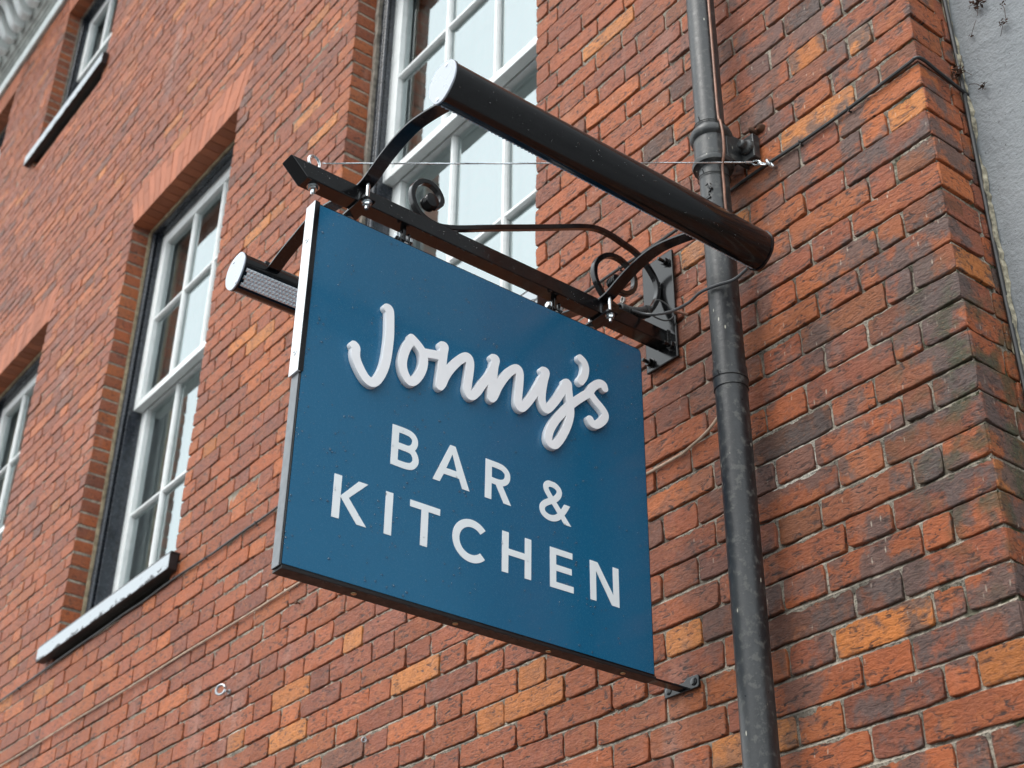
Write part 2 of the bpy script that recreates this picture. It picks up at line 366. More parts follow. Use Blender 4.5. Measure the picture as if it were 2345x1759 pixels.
def brick(x0, x1, z0, z1, depth, sides='', yoff=0.0, plane='F'):
    """one brick: front grid with an uneven outline, rounded arrises, sides running back to depth. plane F: facing -y; R: return, facing +x"""
    global vb
    cxm, czm = (x0 + x1) / 2, (z0 + z1) / 2
    if plane == 'F':
        d = -cxm; cell = .0105 if (cxm > -4.6 and 2.2 < czm < 5.9) else (.022 if cxm > -6.6 and czm > 2 and czm < 7 else .06)
    else: cell = .011
    w_, h_ = x1 - x0, z1 - z0
    nx = max(1, int(w_ / cell)); nz = max(1, int(h_ / cell)); e = min(.0016, w_ * .2)
    U = np.concatenate([[0], np.linspace(e / w_, 1 - e / w_, nx + 1), [1]]); Vv = np.concatenate([[0], np.linspace(e / h_, 1 - e / h_, nz + 1), [1]])
    uu, vv = np.meshgrid(U, Vv); X = x0 + uu * w_; Z = z0 + vv * h_
    sd = rng.uniform(0, 500); tilt = rng.normal(0, .0014, 2); off = rng.normal(0, .0012) + yoff
    # outline wander
    X2 = X + (vnoise(Z * 38 + sd, sd, 1) - .5) * .0024 * np.abs(uu - .5) * 2; Z2 = Z + (vnoise(X * 30 + sd, sd + 9, 2) - .5) * .0030 * np.abs(vv - .5) * 2
    cr = .0022 * ((np.abs(uu - .5) * 2) ** 8) * ((np.abs(vv - .5) * 2) ** 8); X2 -= np.sign(uu - .5) * cr * rng.uniform(.4, 1.6); Z2 -= np.sign(vv - .5) * cr * rng.uniform(.4, 1.6)
    amp = rng.choice([.0008, .0016, .0024])
    Y = off + tilt[0] * (uu - .5) + tilt[1] * (vv - .5) + (vnoise(X * 70 + Z * 30 + sd, Z * 120 - X * 25, 3) - .5) * amp + (vnoise(X * 22 + sd, Z * 30, 4) - .5) * .0012
    edge = (uu < 1e-6) | (uu > 1 - 1e-6) | (vv < 1e-6) | (vv > 1 - 1e-6)
    Y = Y + edge * (.0004 + .0013 * vnoise(X * 90 + sd, Z * 90, 5))
    chip = np.maximum(0, vnoise(X * 45 + sd, Z * 45 + 3, 6) - .74) * .013 * np.clip(1 - np.minimum(np.minimum(uu, 1 - uu) * w_, np.minimum(vv, 1 - vv) * h_) / .014, 0, 1); Y = Y + chip
    r, c = X.shape
    loop = [(0, j) for j in range(c)] + [(i, c - 1) for i in range(1, r)] + [(r - 1, j) for j in range(c - 2, -1, -1)] + [(i, 0) for i in range(r - 2, 0, -1)]
    lx = np.array([X2[a] for a in loop]); lz = np.array([Z2[a] for a in loop]); ly = np.array([Y[a] for a in loop])
    rings = [.25, .5, .75, 1.0] if depth > .06 and cell < .03 else [1.0]
    P = [np.stack([X2.ravel(), Y.ravel(), Z2.ravel()], 1)]
    for k in rings:
        jx = 0
        if len(rings) > 1: jx = (vnoise(k * 7 + sd, lz * 40, 8) - .5) * .003
        P.append(np.stack([lx + jx, ly * (1 - k) + depth * k, lz + jx * .6], 1))
    P = np.concatenate(P)
    if plane == 'R': P = np.stack([XR - P[:, 1], P[:, 0], P[:, 2]], 1)
    n0 = vb; F = []
    for i in range(r - 1):
        for j in range(c - 1): a = n0 + i * c + j; F.append((a, a + 1, a + c + 1, a + c))
    base = [n0 + a * c + b for a, b in loop]; L = len(loop)
    for k in range(len(rings)):
        nb = [n0 + r * c + k * L + q for q in range(L)]
        for q in range(L): F.append((base[q], nb[q], nb[(q + 1) % L], base[(q + 1) % L]))
        base = nb
    ci = rng.choice(len(BC), p=BW); col = np.array(BC[ci][0]) * rng.uniform(.76, 1.15) * np.array((1.07, .98, .82))
    if plane == 'F' and any(x0 <= a <= x1 and z0 <= b <= z1 for a, b in ORANGE): col = np.array((.56, .195, .045))
    if cxm > -2.1 and plane == 'F' and rng.random() < .36 - .3 * (-1.2 - cxm): col = col * rng.uniform(.42, .80) + np.array((.024, .018, .012))
    ALL_V.append(P); ALL_F.extend(F); ALL_C.append(np.tile(np.append(col, rng.random()), (len(P), 1))); vb += len(P)
def blocked(zm):
    out = []
    for (a, b, z0, z1, za) in OPEN:
        if z0 <= zm < za:
            sp = .1 * max(0, (zm - z1) / (za - z1)) if zm > z1 else 0
            out.append((a - sp, b + sp))
    return sorted(out)
J = .0078
k0 = -41; k1 = int((ZTOP - ZB) / CR + .5)
for k in range(k0, k1):
    z0 = ZB + k * CR; z1 = z0 + CR; zm = (z0 + z1) / 2
    bl = blocked(zm); spans = []; x = XL
    for a, b in bl: spans.append((x, a, True if x > XL else False, True)); x = b
    spans.append((x, XR, bool(bl), False))
    wob = rng.normal(0, .0006)
    edges = [XR]; x = XR; seq = ([.223, .112] if k % 2 == 0 else [.100, .070, .225, .112]); i = 0
    while x > XL:
        if k % 2 == 0: s_ = [.225, .112][i % 2]
        else: s_ = .100 if i == 0 else (.068 if i == 1 else [.225, .112][i % 2])
        if i > 1: s_ += rng.normal(0, .0022)
        x -= s_; edges.append(x); i += 1
    for (a, b, lj, rj) in spans:
        es = [e for e in edges if a + .045 < e < b - .045]; es = [b] + [e for e in es] + [a]
        for q in range(len(es) - 1):
            hi, lo = es[q], es[q + 1]
            g0 = 0 if (lo == a and lj) else J / 2; g1 = 0 if (hi == b) and (rj or b == XR) else J / 2
            deep = .105 if (lo == a and lj) or (hi == b and rj) or hi == XR else .03
            if hi == XR: deep = .112 if k % 2 == 0 else .105
            hh = J / 2 + rng.normal(0, .0006)
            if deep > .06 and hi == XR: deep = .06
            brick(lo + g0, hi - g1 - (.0015 if hi == XR else 0), z0 + hh + wob, z1 - J / 2 + wob, deep)
    # return face of the corner
    if k % 2 == 0: cuts = [0, .107, RET]
    else: cuts = [0, RET]
    cuts = [0, .107, RET] if k % 2 == 0 else [0, .122, RET]
    for q in range(2): brick(cuts[q] + (.002 if q == 0 else J / 2), cuts[q + 1] - (J / 2 if q == 0 else 0), z0 + J / 2 + wob, z1 - J / 2 + wob, .05, plane='R')
V = np.concatenate(ALL_V) - np.array([-6, 0, 0]); me = bpy.data.meshes.new('wall_bricks')
nf = len(ALL_F); me.vertices.add(len(V)); me.vertices.foreach_set('co', V.ravel()); me.loops.add(nf * 4); me.loops.foreach_set('vertex_index', np.array(ALL_F, dtype=np.int32).ravel())
me.polygons.add(nf); me.polygons.foreach_set('loop_start', np.arange(0, nf * 4, 4, dtype=np.int32)); me.update(calc_edges=True); me.validate()
ca = me.color_attributes.new('bcol', 'FLOAT_COLOR', 'POINT'); ca.data.foreach_set('color', np.concatenate(ALL_C).astype(np.float32).ravel())
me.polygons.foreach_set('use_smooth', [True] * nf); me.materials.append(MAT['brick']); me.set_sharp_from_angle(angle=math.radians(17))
wall = bpy.data.objects.new('brick_wall', me); COL.objects.link(wall); wall.parent = house
# mortar sheet with openings, jamb linings and the solid wall behind
def mortar_sheet():
    vs = []; fs = []; base = 0
    def grid(xa, xb, za, zb, cell):
        nonlocal base
        nx = max(1, int((xb - xa) / cell)); nz = max(1, int((zb - za) / cell)); X, Z = np.meshgrid(np.linspace(xa, xb, nx + 1), np.linspace(za, zb, nz + 1))
        Y = .0056 + (vnoise(X * 130, Z * 130, 21) - .5) * .003 + (vnoise(X * 18, Z * 18, 22) - .5) * .0045
        if cell > .03: Y = X * 0 + .0052
        vs.append(np.stack([X.ravel(), Y.ravel(), Z.ravel()], 1)); c = nx + 1
        i, j = np.meshgrid(np.arange(nz), np.arange(nx), indexing='ij'); a = base + i * c + j; fs.append(np.stack([a, a + 1, a + c + 1, a + c], -1).reshape(-1, 4)); base += (nx + 1) * (nz + 1)
    xs = sorted({XL, XR - .004, -4.6} | {v for o in OPEN for v in o[:2]}); zs = sorted({0.0, 2.2, 4.6, ZTOP} | {v for o in OPEN for v in o[2:4]})
    for xa, xb in zip(xs, xs[1:]):
        for za, zb in zip(zs, zs[1:]):
            xm, zm = (xa + xb) / 2, (za + zb) / 2
            if any(o[0] < xm < o[1] and o[2] < zm < o[3] for o in OPEN): continue
            near = xm > -5.9 and 2.2 < zm < 6.2
            if not near: grid(xa, xb, za, zb, .5); continue
            zz = [za] + [v for k in range(k0, k1 + 1) for v in [ZB + (k + q) * CR for q in (-.066, -.026, .012, .058, .30, .52, .75)] if za + .001 < v < zb - .001] + [zb]
            nx = max(1, int((xb - xa) / .009)); nz = len(zz) - 1; X, Z = np.meshgrid(np.linspace(xa, xb, nx + 1), np.array(zz))
            t = (Z - ZB) / CR; t = t - np.round(t); struck = np.where(np.abs(t) < .07, (t + .066) / .13 * .0085, .0052)
            Y = .0012 + struck + (vnoise(X * 130, Z * 130, 21) - .5) * .0045 + (vnoise(X * 18, Z * 18, 22) - .5) * .0045
            vs.append(np.stack([X.ravel(), Y.ravel(), Z.ravel()], 1)); c = nx + 1; i, j = np.meshgrid(np.arange(nz), np.arange(nx), indexing='ij'); a = base + i * c + j; fs.append(np.stack([a, a + 1, a + c + 1, a + c], -1).reshape(-1, 4)); base += (nx + 1) * (nz + 1)
    v = np.concatenate(vs); f = np.concatenate(fs); mb = MB(); mb.add([tuple(p) for p in v], [tuple(int(q) for q in g) for g in f])
    for (a, b, z0, z1, za) in OPEN:
        e = .004
        mb.add([(a - e, .008, z0), (a - e, .106, z0), (a - e, .106, z1), (a - e, .008, z1)], [(0, 1, 2, 3)]); mb.add([(b + e, .008, z0), (b + e, .106, z0), (b + e, .106, z1), (b + e, .008, z1)], [(0, 1, 2, 3)])
        mb.add([(a - e, .008, z1 + e), (b + e, .008, z1 + e), (b + e, .106, z1 + e), (a - e, .106, z1 + e)], [(0, 1, 2, 3)]); mb.add([(a - e, .008, z0), (b + e, .008, z0), (b + e, .106, z0), (a - e, .106, z0)], [(0, 1, 2, 3)])
    mb.add([(XR - .006, .006, 0), (XR - .006, RET, 0), (XR - .006, RET, ZTOP), (XR - .006, .006, ZTOP)], [(0, 1, 2, 3)])
    return mb
build('mortar', mortar_sheet(), 'mortar', house)
mb = MB()
xs = sorted({XL, XR - .03} | {v for o in OPEN for v in o[:2]}); zs = sorted({0.0, ZTOP + .6} | {v for o in OPEN for v in o[2:4]})
for xa, xb in zip(xs, xs[1:]):
    for za, zb in zip(zs, zs[1:]):
        xm, zm = (xa + xb) / 2, (za + zb) / 2
        if not any(o[0] < xm < o[1] and o[2] < zm < o[3] for o in OPEN): mb.box(xa, xb, .108 if not any(o[0] <= xm <= o[1] for o in OPEN) else .110, .34, za, zb)
build('wall_core', mb, 'wall_core', house)
# flat gauged arches of rubbed brick
def arch(a, b, z1, za):
    n = 19; V_ = []; F_ = []; C_ = []; nvx = 0
    mb = MB(); cols = []
    for i in range(n):
        def X(t, f): # t along, f 0 bottom..1 top
            lo = a - .1 * f; hi = b + .1 * f; return lo + (hi - lo) * t
        g = .0022; t0, t1 = i / n, (i + 1) / n; zc = z1 + (za - z1) * (.34 if i % 2 else .66)
        zz = [z1 + rnd.uniform(-.001, .001), zc - .001, zc + .001, za - .004]
        for zl, zh in ((zz[0], zz[1]), (zz[2], zz[3])):
            fl, fh = (zl - z1) / (za - z1), (zh - z1) / (za - z1); y = rnd.uniform(-.0015, .0005)
            p = [(X(t0, fl) + g, y, zl), (X(t1, fl) - g, y, zl), (X(t1, fh) - g, y, zh), (X(t0, fh) + g, y, zh)]
            mb.add(p + [(q[0], .108, q[2]) for q in p], [(0, 1, 2, 3), (4, 7, 6, 5), (0, 4, 5, 1), (1, 5, 6, 2), (2, 6, 7, 3), (3, 7, 4, 0)])
            c = np.array((.40, .125, .055)) * rnd.uniform(.74, 1.2); cols += [(*c, rnd.random())] * 8
    o = build('lintel', mb, 'rubbed_brick', house); ca = o.data.color_attributes.new('bcol', 'FLOAT_COLOR', 'POINT'); ca.data.foreach_set('color', np.array(cols, dtype=np.float32).ravel()); return o
for (a, b, z0, z1, za) in OPEN: arch(a, b, z1, za)
# sash windows
def CUR(a, b, z0, z1, win):
    mb = MB(); xs_ = np.arange(a - .001, b + .001, .012); y = .272 + .006 * np.sin(xs_ * 46 + 2 * vnoise(xs_ * 6, 2, 4)) + .004 * vnoise(xs_ * 30, 1, 5); n = len(xs_)
    mb.add([(x, yy, z0) for x, yy in zip(xs_, y)] + [(x, yy, z1) for x, yy in zip(xs_, y)], [(i, i + 1, i + 1 + n, i + n) for i in range(n - 1)]); build('curtain', mb, 'curtain_cloth', win, smooth=True)
def window(a, b, z0, z1, zs, rows, zmeet, nsub=3):
    zsill = zs
    fr = MB(); il = MB(); L = .052
    for s_, xa, xb in ((1, a, a + L), (-1, b - L, b)):
        fr.box(xa + (.001 if s_ > 0 else .0), xb, .125, .148, zmeet, z1); fr.box(xa + (.001 if s_ > 0 else .0), xb, .125, .194, zsill, zmeet - .0005)
        il.box(xa, xb, .1485, .262, zmeet, z1 - .001); il.box(xa, xb, .1945, .262, zsill, zmeet - .0005)
        bo = .018 if (b - a > 1.15 and z0 < 5) else 0
        bx = (xa + .002 + bo, xa + .030 + bo) if s_ > 0 else (xb - .030 - bo, xb - .002 - bo)
        fr.box(bx[0], bx[1], .101, .125, zsill, z1 - .002)
        fr.tube([((bx[1] if s_ > 0 else bx[0]) + s_ * .004, .112, zsill), ((bx[1] if s_ > 0 else bx[0]) + s_ * .004, .112, z1 - .03)], .0085, 10)
    fr.box(a + L, b - L, .125, .148, z1 - .045, z1 - .001); il.box(a + L, b - L, .1485, .262, z1 - .045, z1 - .001); fr.box(a + .032, b - .032, .1015, .1248, z1 - .036, z1 - .003)
    win = build('window', fr, 'old_black_paint', house, bevel=.002)
    build('inner_lining', il, 'white_paint', win, bevel=.001)
    ms = MB(); wide = (b - a > 1.15 and z0 < 5); q_ = .024 if wide else .012
    path = [(a + .004 + (.010 if wide else 0) + (vnoise(z * 23, a, 3) - .5) * (.010 if wide else .006), .103 - (.006 * vnoise(z * 31, a, 5) if wide else 0), z) for z in np.arange(zsill, z1, .02)]
    ms.sweep(path, [(-.012, -.012), (.012 if not wide else .020, -.018), (.009, .008 if not wide else .020), (-.012, .012 if not wide else .024)], up=(1, 0, 0))
    path = [(x, .100, z1 - .006 + (vnoise(x * 9, 3, 3) - .5) * .008) for x in np.arange(a + .01, b - .01, .05)]
    ms.sweep(path, [(-.012, -.011), (.010, -.011), (.008, .008), (-.012, .008)], up=(0, 0, 1))
    build('mastic_bead', ms, 'cement_fillet' if (wide or zsill > 4) else 'mastic', win)
    xa, xb = a + L + .003, b - L - .003
    def sash(y0, zb, zt, rb, rt, name):
        s_ = MB(); st = .048; s_.box(xa, xa + st, y0, y0 + .042, zb, zt); s_.box(xb - st, xb, y0, y0 + .042, zb, zt)
        s_.box(xa + st, xb - st, y0 + .0015, y0 + .0405, zb, zb + rb); s_.box(xa + st, xb - st, y0 + .0015, y0 + .0405, zt - rt, zt)
        W_ = (xb - xa - 2 * st); c = (a + b) / 2
        gx = [xa + st] + [c - .155, c + .155] + [xb - st]
        tri = lambda h: [(-h, -.0), (h, 0), (h * .55, -.016), (-h * .55, -.016)]
        zl, zh = zb + rb, zt - rt
        for x in gx[1:-1]: s_.prism([(x - .011, y0 + .034), (x + .011, y0 + .034), (x + .011, y0 + .014), (x + .0055, y0 + .004), (x - .0055, y0 + .004), (x - .011, y0 + .014)], 2, zl, zh)
        for r_ in range(1, rows):
            z = zl + (zh - zl) * r_ / rows
            for q in range(3):
                e0 = .011 if q else 0; e1 = .011 if q < 2 else 0
                s_.prism([(y0 + .034, z - .011), (y0 + .034, z + .011), (y0 + .014, z + .011), (y0 + .004, z + .0055), (y0 + .004, z - .0055), (y0 + .014, z - .011)], 0, gx[q] + e0, gx[q + 1] - e1)
        so_ = build('sash', s_, 'white_paint', win, bevel=.0022)
        g = MB()
        for q in range(3):
            for r_ in range(rows):
                zz0 = zl + (zh - zl) * r_ / rows; zz1 = zl + (zh - zl) * (r_ + 1) / rows
                dz = rnd.uniform(-.0009, .0009); dx = rnd.uniform(-.0007, .0007); x_0, x_1 = gx[q] + .004, gx[q + 1] - .004
                g.add([(x_0, y0 + .024 - dx, zz0 + .004), (x_1, y0 + .024 + dx, zz0 + .004), (x_1, y0 + .024 + dx + dz, zz1 - .004), (x_0, y0 + .024 - dx + dz, zz1 - .004)], [(0, 1, 2, 3)])
        build('glass_pane', g, 'window_glass', win)
    sash(.150, zmeet, z1 - .046, .036, .058, 'upper'); sash(.196, zsill + .004, zmeet + .034, .075, .032, 'lower')
    # inner room: shutter boxes, blind and dark back wall
    r_ = MB(); r_.box(a - .02, a + .05, .342, .60, z0, z1); r_.box(b - .05, b + .02, .342, .60, z0, z1)
    for q in range(5):
        y = .36 + q * .05; r_.box(a + .05, a + .056, y, y + .03, z0 + .2, z1 - .1); r_.box(b - .056, b - .05, y, y + .03, z0 + .2, z1 - .1)
    r_.box(a - .02, b + .02, .601, .62, z0, z1); CUR(a, b, z0, z1, win); r_.box(a - .02, b + .02, .342, .60, z1, z1 + .03); r_.box(a - .02, b + .02, .342, .60, z0 - .03, z0)
    for i in range(1, 8):
        x = a + (b - a) * i / 8; r_.box(x - .012, x + .012, .585, .6005, z0, z1)
    build('shutter_lining', r_, 'interior_paint', win)
    return win
WIN = []
for i, (a, b, z0, z1, za) in enumerate(OPEN):
    up = i >= 3
    WIN.append(window(a, b, z0, z1, 8.145 if up else 3.85, 1 if up else 2, 8.86 if up else 5.050))
    zt = 8.15 if up else 3.855; h = .095 if up else .075
    s_ = MB(); y0 = -.042; x0, x1 = a - .085, b + .060
    s_.box(x0, x1, y0, -.0035, zt - h, zt - .012, 0, front=1); s_.box(a + .002, b - .002, -.0035, .20, zt - h + .002, zt - .010, 0); s_.box(x0 + .001, x1 - .001, y0 + .004, .0, zt - .012, zt - .0005, 0)
    build('window_sill', s_, ['black_paint', 'flaking_white_paint'], house, bevel=.003)
# cornice of stone mouldings and scroll brackets
mb = MB(); pr = [(.0, 9.745), (-.022, 9.745), (-.022, 9.885), (-.012, 9.895), (-.040, 9.900), (-.043, 9.912), (-.032, 9.918), (-.058, 9.925), (-.062, 9.938), (-.052, 9.944), (-.080, 9.95), (-.088, 9.975), (-.095, 9.985), (-.10, 10.02), (-.10, 10.36), (.0, 10.36)]
mb.prism(pr, 0, XL, XR - .02); build('cornice_moulding', mb, 'cornice_stone', house)
mb = MB(); mb.prism([(-.0222, 9.748), (-.030, 9.752), (-.030, 9.872), (-.0222, 9.882)], 0, XL, XR - .02); build('cornice_band', mb, 'cornice_white', house)
mb = MB(); mb.box(XL, XR, -.62, .3, 10.361, 10.48); mb.box(XL, XR, -.66, .3, 10.481, 10.58); build('cornice_shelf', mb, 'cornice_stone', house)
prof = catmull([(-.101, 9.985), (-.14, 9.965), (-.185, 9.985), (-.225, 10.045), (-.27, 10.13), (-.33, 10.185), (-.40, 10.20), (-.46, 10.215), (-.50, 10.26), (-.50, 10.31), (-.47, 10.345)], 5)
poly = prof + [(-.47, 10.3605), (-.101, 10.3605)]
x = XL + .1; nb = 0
while x < XR - .15:
    if x < -7.2: mb = MB(); mb.prism(poly, 0, x, x + .082); build('cornice_bracket', mb, 'cornice_white', house, bevel=.006); nb += 1
    x += .168
mb = MB()
while x > -7.2: x -= .168
xx = x + .168
while xx < XR - .15: mb.prism(poly, 0, xx, xx + .082); xx += .168
o = build('cornice_brackets', mb, 'cornice_white', house); o['kind'] = 'stuff'
done()
# ------------------------------------------------------------------ neighbour
nb_ = thing('rendered_house', (2.5, .15, 0), 'neighbouring house wall covered in rough blue grey painted render', 'house')
mb = MB(); mb.box(XR + .001, 7, RET, .6, 0, 9.4); build('rendered_wall', mb, 'painted_render', nb_)
mb = MB(); p = [(XR + .004 + (vnoise(z * 12, 4, 3) - .5) * .009 + (vnoise(z * 70, 4, 3) - .5) * .006, RET - .003 - .006 * vnoise(z * 55, 2, 3), z) for z in np.arange(0, 9.3, .012)]
mb.sweep(p, [(-.006, -.004), (.005, -.008), (.008, .003), (-.006, .005)], up=(1, 0, 0)); build('edge_mastic', mb, 'corner_mortar', nb_)
mb = MB(); mb.box(XR + .02, 7.1, RET - .06, .7, 9.401, 9.5); build('coping', mb, 'kerb_granite', nb_)
done()
# ------------------------------------------------------------------ ground
def struct(name, mb, mat):
    o = build(name, mb, mat); o['kind'] = 'structure'; return o
mb = MB(); mb.box(-60, 60, -2.9, 3, -.2, 0.0); struct('pavement', mb, 'paving')
mb = MB(); mb.box(-60, 60, -3.04, -2.901, -.2, .003); struct('kerb', mb, 'kerb_granite')
mb = MB(); mb.add([(-400, -400, -.12), (400, -400, -.12), (400, -3.041, -.12), (-400, -3.041, -.12)], [(0, 1, 2, 3)]); struct('road', mb, 'asphalt')
mb = MB(); mb.add([(-400, 3.01, -.05), (400, 3.01, -.05), (400, 400, -.05), (-400, 400, -.05)], [(0, 1, 2, 3)]); struct('ground', mb, 'paving')

# ------------------------------------------------------------------ implicit 2D lettering
def contours(F, x0, y0, h):
    """marching squares at level 0 (inside = F<0) -> closed loops"""
    ny, nx = F.shape; ins = F < 0; seg = {}
    c = ins[:-1, :-1] * 1 + ins[:-1, 1:] * 2 + ins[1:, 1:] * 4 + ins[1:, :-1] * 8
    def pt(e):
        k, i, j = e
        if k == 'h': a, b = F[i, j], F[i, j + 1]; t = a / (a - b); return (x0 + (j + t) * h, y0 + i * h)
        a, b = F[i, j], F[i + 1, j]; t = a / (a - b); return (x0 + j * h, y0 + (i + t) * h)
    T = {1: [(3, 0)], 2: [(0, 1)], 3: [(3, 1)], 4: [(1, 2)], 5: [(3, 2), (1, 0)], 6: [(0, 2)], 7: [(3, 2)], 8: [(2, 3)], 9: [(2, 0)], 10: [(0, 3), (2, 1)], 11: [(2, 1)], 12: [(1, 3)], 13: [(1, 0)], 14: [(0, 3)]}
    for i, j in zip(*np.nonzero((c > 0) & (c < 15))):
        E_ = [('h', i, j), ('v', i, j + 1), ('h', i + 1, j), ('v', i, j)]
        for a, b in T[int(c[i, j])]: seg[E_[a]] = E_[b]
    loops = []
    while seg:
        s0, n_ = seg.popitem(); L_ = [s0]
        while n_ != s0 and n_ in seg: L_.append(n_); n_ = seg.pop(n_)
        if len(L_) > 6: loops.append([pt(e) for e in L_])
    return loops
def stamp(F, x0, y0, h, path, r):
    P = catmull(path, 14); P = np.array(P); rad = r if hasattr(r, '__len__') else None
    k = int((.016) / h) + 2; ny, nx = F.shape
    for q, (px, py) in enumerate(P):
        rr = r if rad is None else np.interp(q / (len(P) - 1), np.linspace(0, 1, len(r)), r)
        ci, cj = int(round((py - y0) / h)), int(round((px - x0) / h)); i0, i1, j0, j1 = max(0, ci - k), min(ny, ci + k + 1), max(0, cj - k), min(nx, cj + k + 1)
        if i0 >= i1 or j0 >= j1: continue
        yy = y0 + np.arange(i0, i1)[:, None] * h; xx_ = x0 + np.arange(j0, j1)[None, :] * h
        F[i0:i1, j0:j1] = np.minimum(F[i0:i1, j0:j1], np.hypot(xx_ - px, yy - py) - rr)
def polysdf(XX, YY, P):
    d = np.full(XX.shape, 1e9); ins = np.zeros(XX.shape, bool); n = len(P)
    for i in range(n):
        ax, ay = P[i]; bx, by = P[(i + 1) % n]; ex, ey = bx - ax, by - ay; t = np.clip(((XX - ax) * ex + (YY - ay) * ey) / (ex * ex + ey * ey), 0, 1)
        d = np.minimum(d, np.hypot(XX - ax - t * ex, YY - ay - t * ey)); cnd = ((ay > YY) != (by > YY)); 
        with np.errstate(divide='ignore', invalid='ignore'): xi = ax + (YY - ay) / (by - ay + 1e-15) * ex
        ins ^= cnd & (XX < xi)
    return np.where(ins, -d, d)
def slab(name, loops, xa, xb, mat, parent, bev=.0005):
    """loops in (y,z) -> solid between x=xa and x=xb"""
    cu = bpy.data.curves.new(name, 'CURVE'); cu.dimensions = '2D'; cu.fill_mode = 'BOTH'; cu.extrude = (xb - xa) / 2 - bev; cu.bevel_depth = bev; cu.bevel_resolution = 1; cu.offset = -bev
    for L_ in loops:
        s_ = cu.splines.new('POLY'); s_.points.add(len(L_) - 1)
        for p, q in zip(s_.points, L_): p.co = (q[0], q[1], 0, 1)
        s_.use_cyclic_u = True
    tmp = bpy.data.objects.new('tmp', cu); COL.objects.link(tmp); dg = bpy.context.evaluated_depsgraph_get(); me = bpy.data.meshes.new_from_object(tmp.evaluated_get(dg)); bpy.data.objects.remove(tmp); bpy.data.curves.remove(cu)
    org = ORG[0]; n = len(me.vertices); a = np.empty(n * 3); me.vertices.foreach_get('co', a); a = a.reshape(-1, 3)
    b = np.stack([(xa + xb) / 2 + a[:, 2] - org.x, a[:, 0] - org.y, a[:, 1] - org.z], 1); me.vertices.foreach_set('co', b.ravel())
    me.materials.clear(); me.materials.append(MAT[mat]); me.name = name; me.update()
    o = bpy.data.objects.new(name, me); COL.objects.link(o); o.parent = parent; return o

# ------------------------------------------------------------------ hanging sign
BX0, BX1 = -2.042, -2.0120; BY0, BY1 = -.9565, -.0965; BZ0, BZ1 = 2.603, 3.383
sign = thing('hanging_sign', (-2.027, -.527, 2.6), 'square dark blue pub sign with raised white script lettering, hanging from the black beam', 'sign')
def rounded(y0, y1, z0, z1, r, corners):
    P = []
    for (cy, cz, a0, on) in ((y0, z0, 180, corners[0]), (y1, z0, 270, corners[1]), (y1, z1, 0, corners[2]), (y0, z1, 90, corners[3])):
        rr = r if on else .0015; sy = 1 if cy == y0 else -1; sz = 1 if cz == z0 else -1
        for k in range(7): t = math.radians(a0 + 15 * k); P.append((cy + sy * rr + rr * math.cos(t), cz + sz * rr + rr * math.sin(t)))
    return P
mb = MB(); mb.prism(rounded(BY0, BY1, BZ0, BZ1, .012, (0, 0, 1, 0)), 0, BX0, BX1 - .001); build('board', mb, 'satin_black', sign, bevel=.0008)
mb = MB(); mb.prism(rounded(BY0 + .0028, BY1 - .0028, BZ0 + .0032, BZ1 - .0032, .010, (0, 0, 1, 0)), 0, BX1 - .0009, BX1); build('front_panel', mb, 'blue_panel', sign)
mb = MB(); mb.prism(rounded(BY0 + .0028, BY1 - .0028, BZ0 + .0032, BZ1 - .0032, .010, (0, 0, 1, 0)), 0, BX0 - .0009, BX0 - .0001); build('back_panel', mb, 'blue_panel', sign)
ZC = 2.988
mb = MB(); mb.box(BX0 + .002, BX1 - .003, BY0 - .0025, BY0 - .0002, BZ0 - .001, ZC - .0005); build('edge_channel', mb, 'aluminium_dull', sign, bevel=.0008)
mb = MB(); mb.box(BX0 - .002, BX1 + .0015, BY0 - .0075, BY0 - .0003, ZC, BZ1 + .002); es = build('edge_strip', mb, 'aluminium', sign, bevel=.001)
mb = MB(); mb.box(BX1 + .0016, BX1 + .003, BY0 - .0068, BY0 + .004, ZC + .001, BZ1 + .001); build('strip_lip', mb, 'satin_black', es)
for z in (3.295, 3.035):
    mb = MB(); mb.lathe((-2.028, BY0 - .0077, z), (0, -1, 0), [(0, .0062), (.0006, .0062), (.0012, .0048)], 24); sc_ = build('screw', mb, 'aluminium', sign, smooth=True)
    mb = MB(); c_ = (-2.028, BY0 - .00902, z); mb.box(c_[0] - .0022, c_[0] + .0022, c_[1] - .0002, c_[1], z - .0007, z + .0007); mb.box(c_[0] - .0007, c_[0] + .0007, c_[1] - .0004, c_[1] - .0002, z - .0022, z + .0022); build('screw_slot', mb, 'satin_black', sc_)
mb = MB(); mb.box(BX0 - .0015, BX1 + .0008, BY0 + .002, BY1 + .002, BZ0 - .0062, BZ0 - .0003); br_ = build('bottom_rail', mb, 'dull_black', sign, bevel=.0008)
for y in (-.80, -.58, -.36, -.17):
    mb = MB(); mb.lathe((-2.027, y, BZ0 - .0063), (0, 0, -1), [(0, .0055), (.0012, .0052), (.002, .003)], 16); build('rivet', mb, 'brassy_steel', br_, smooth=True)
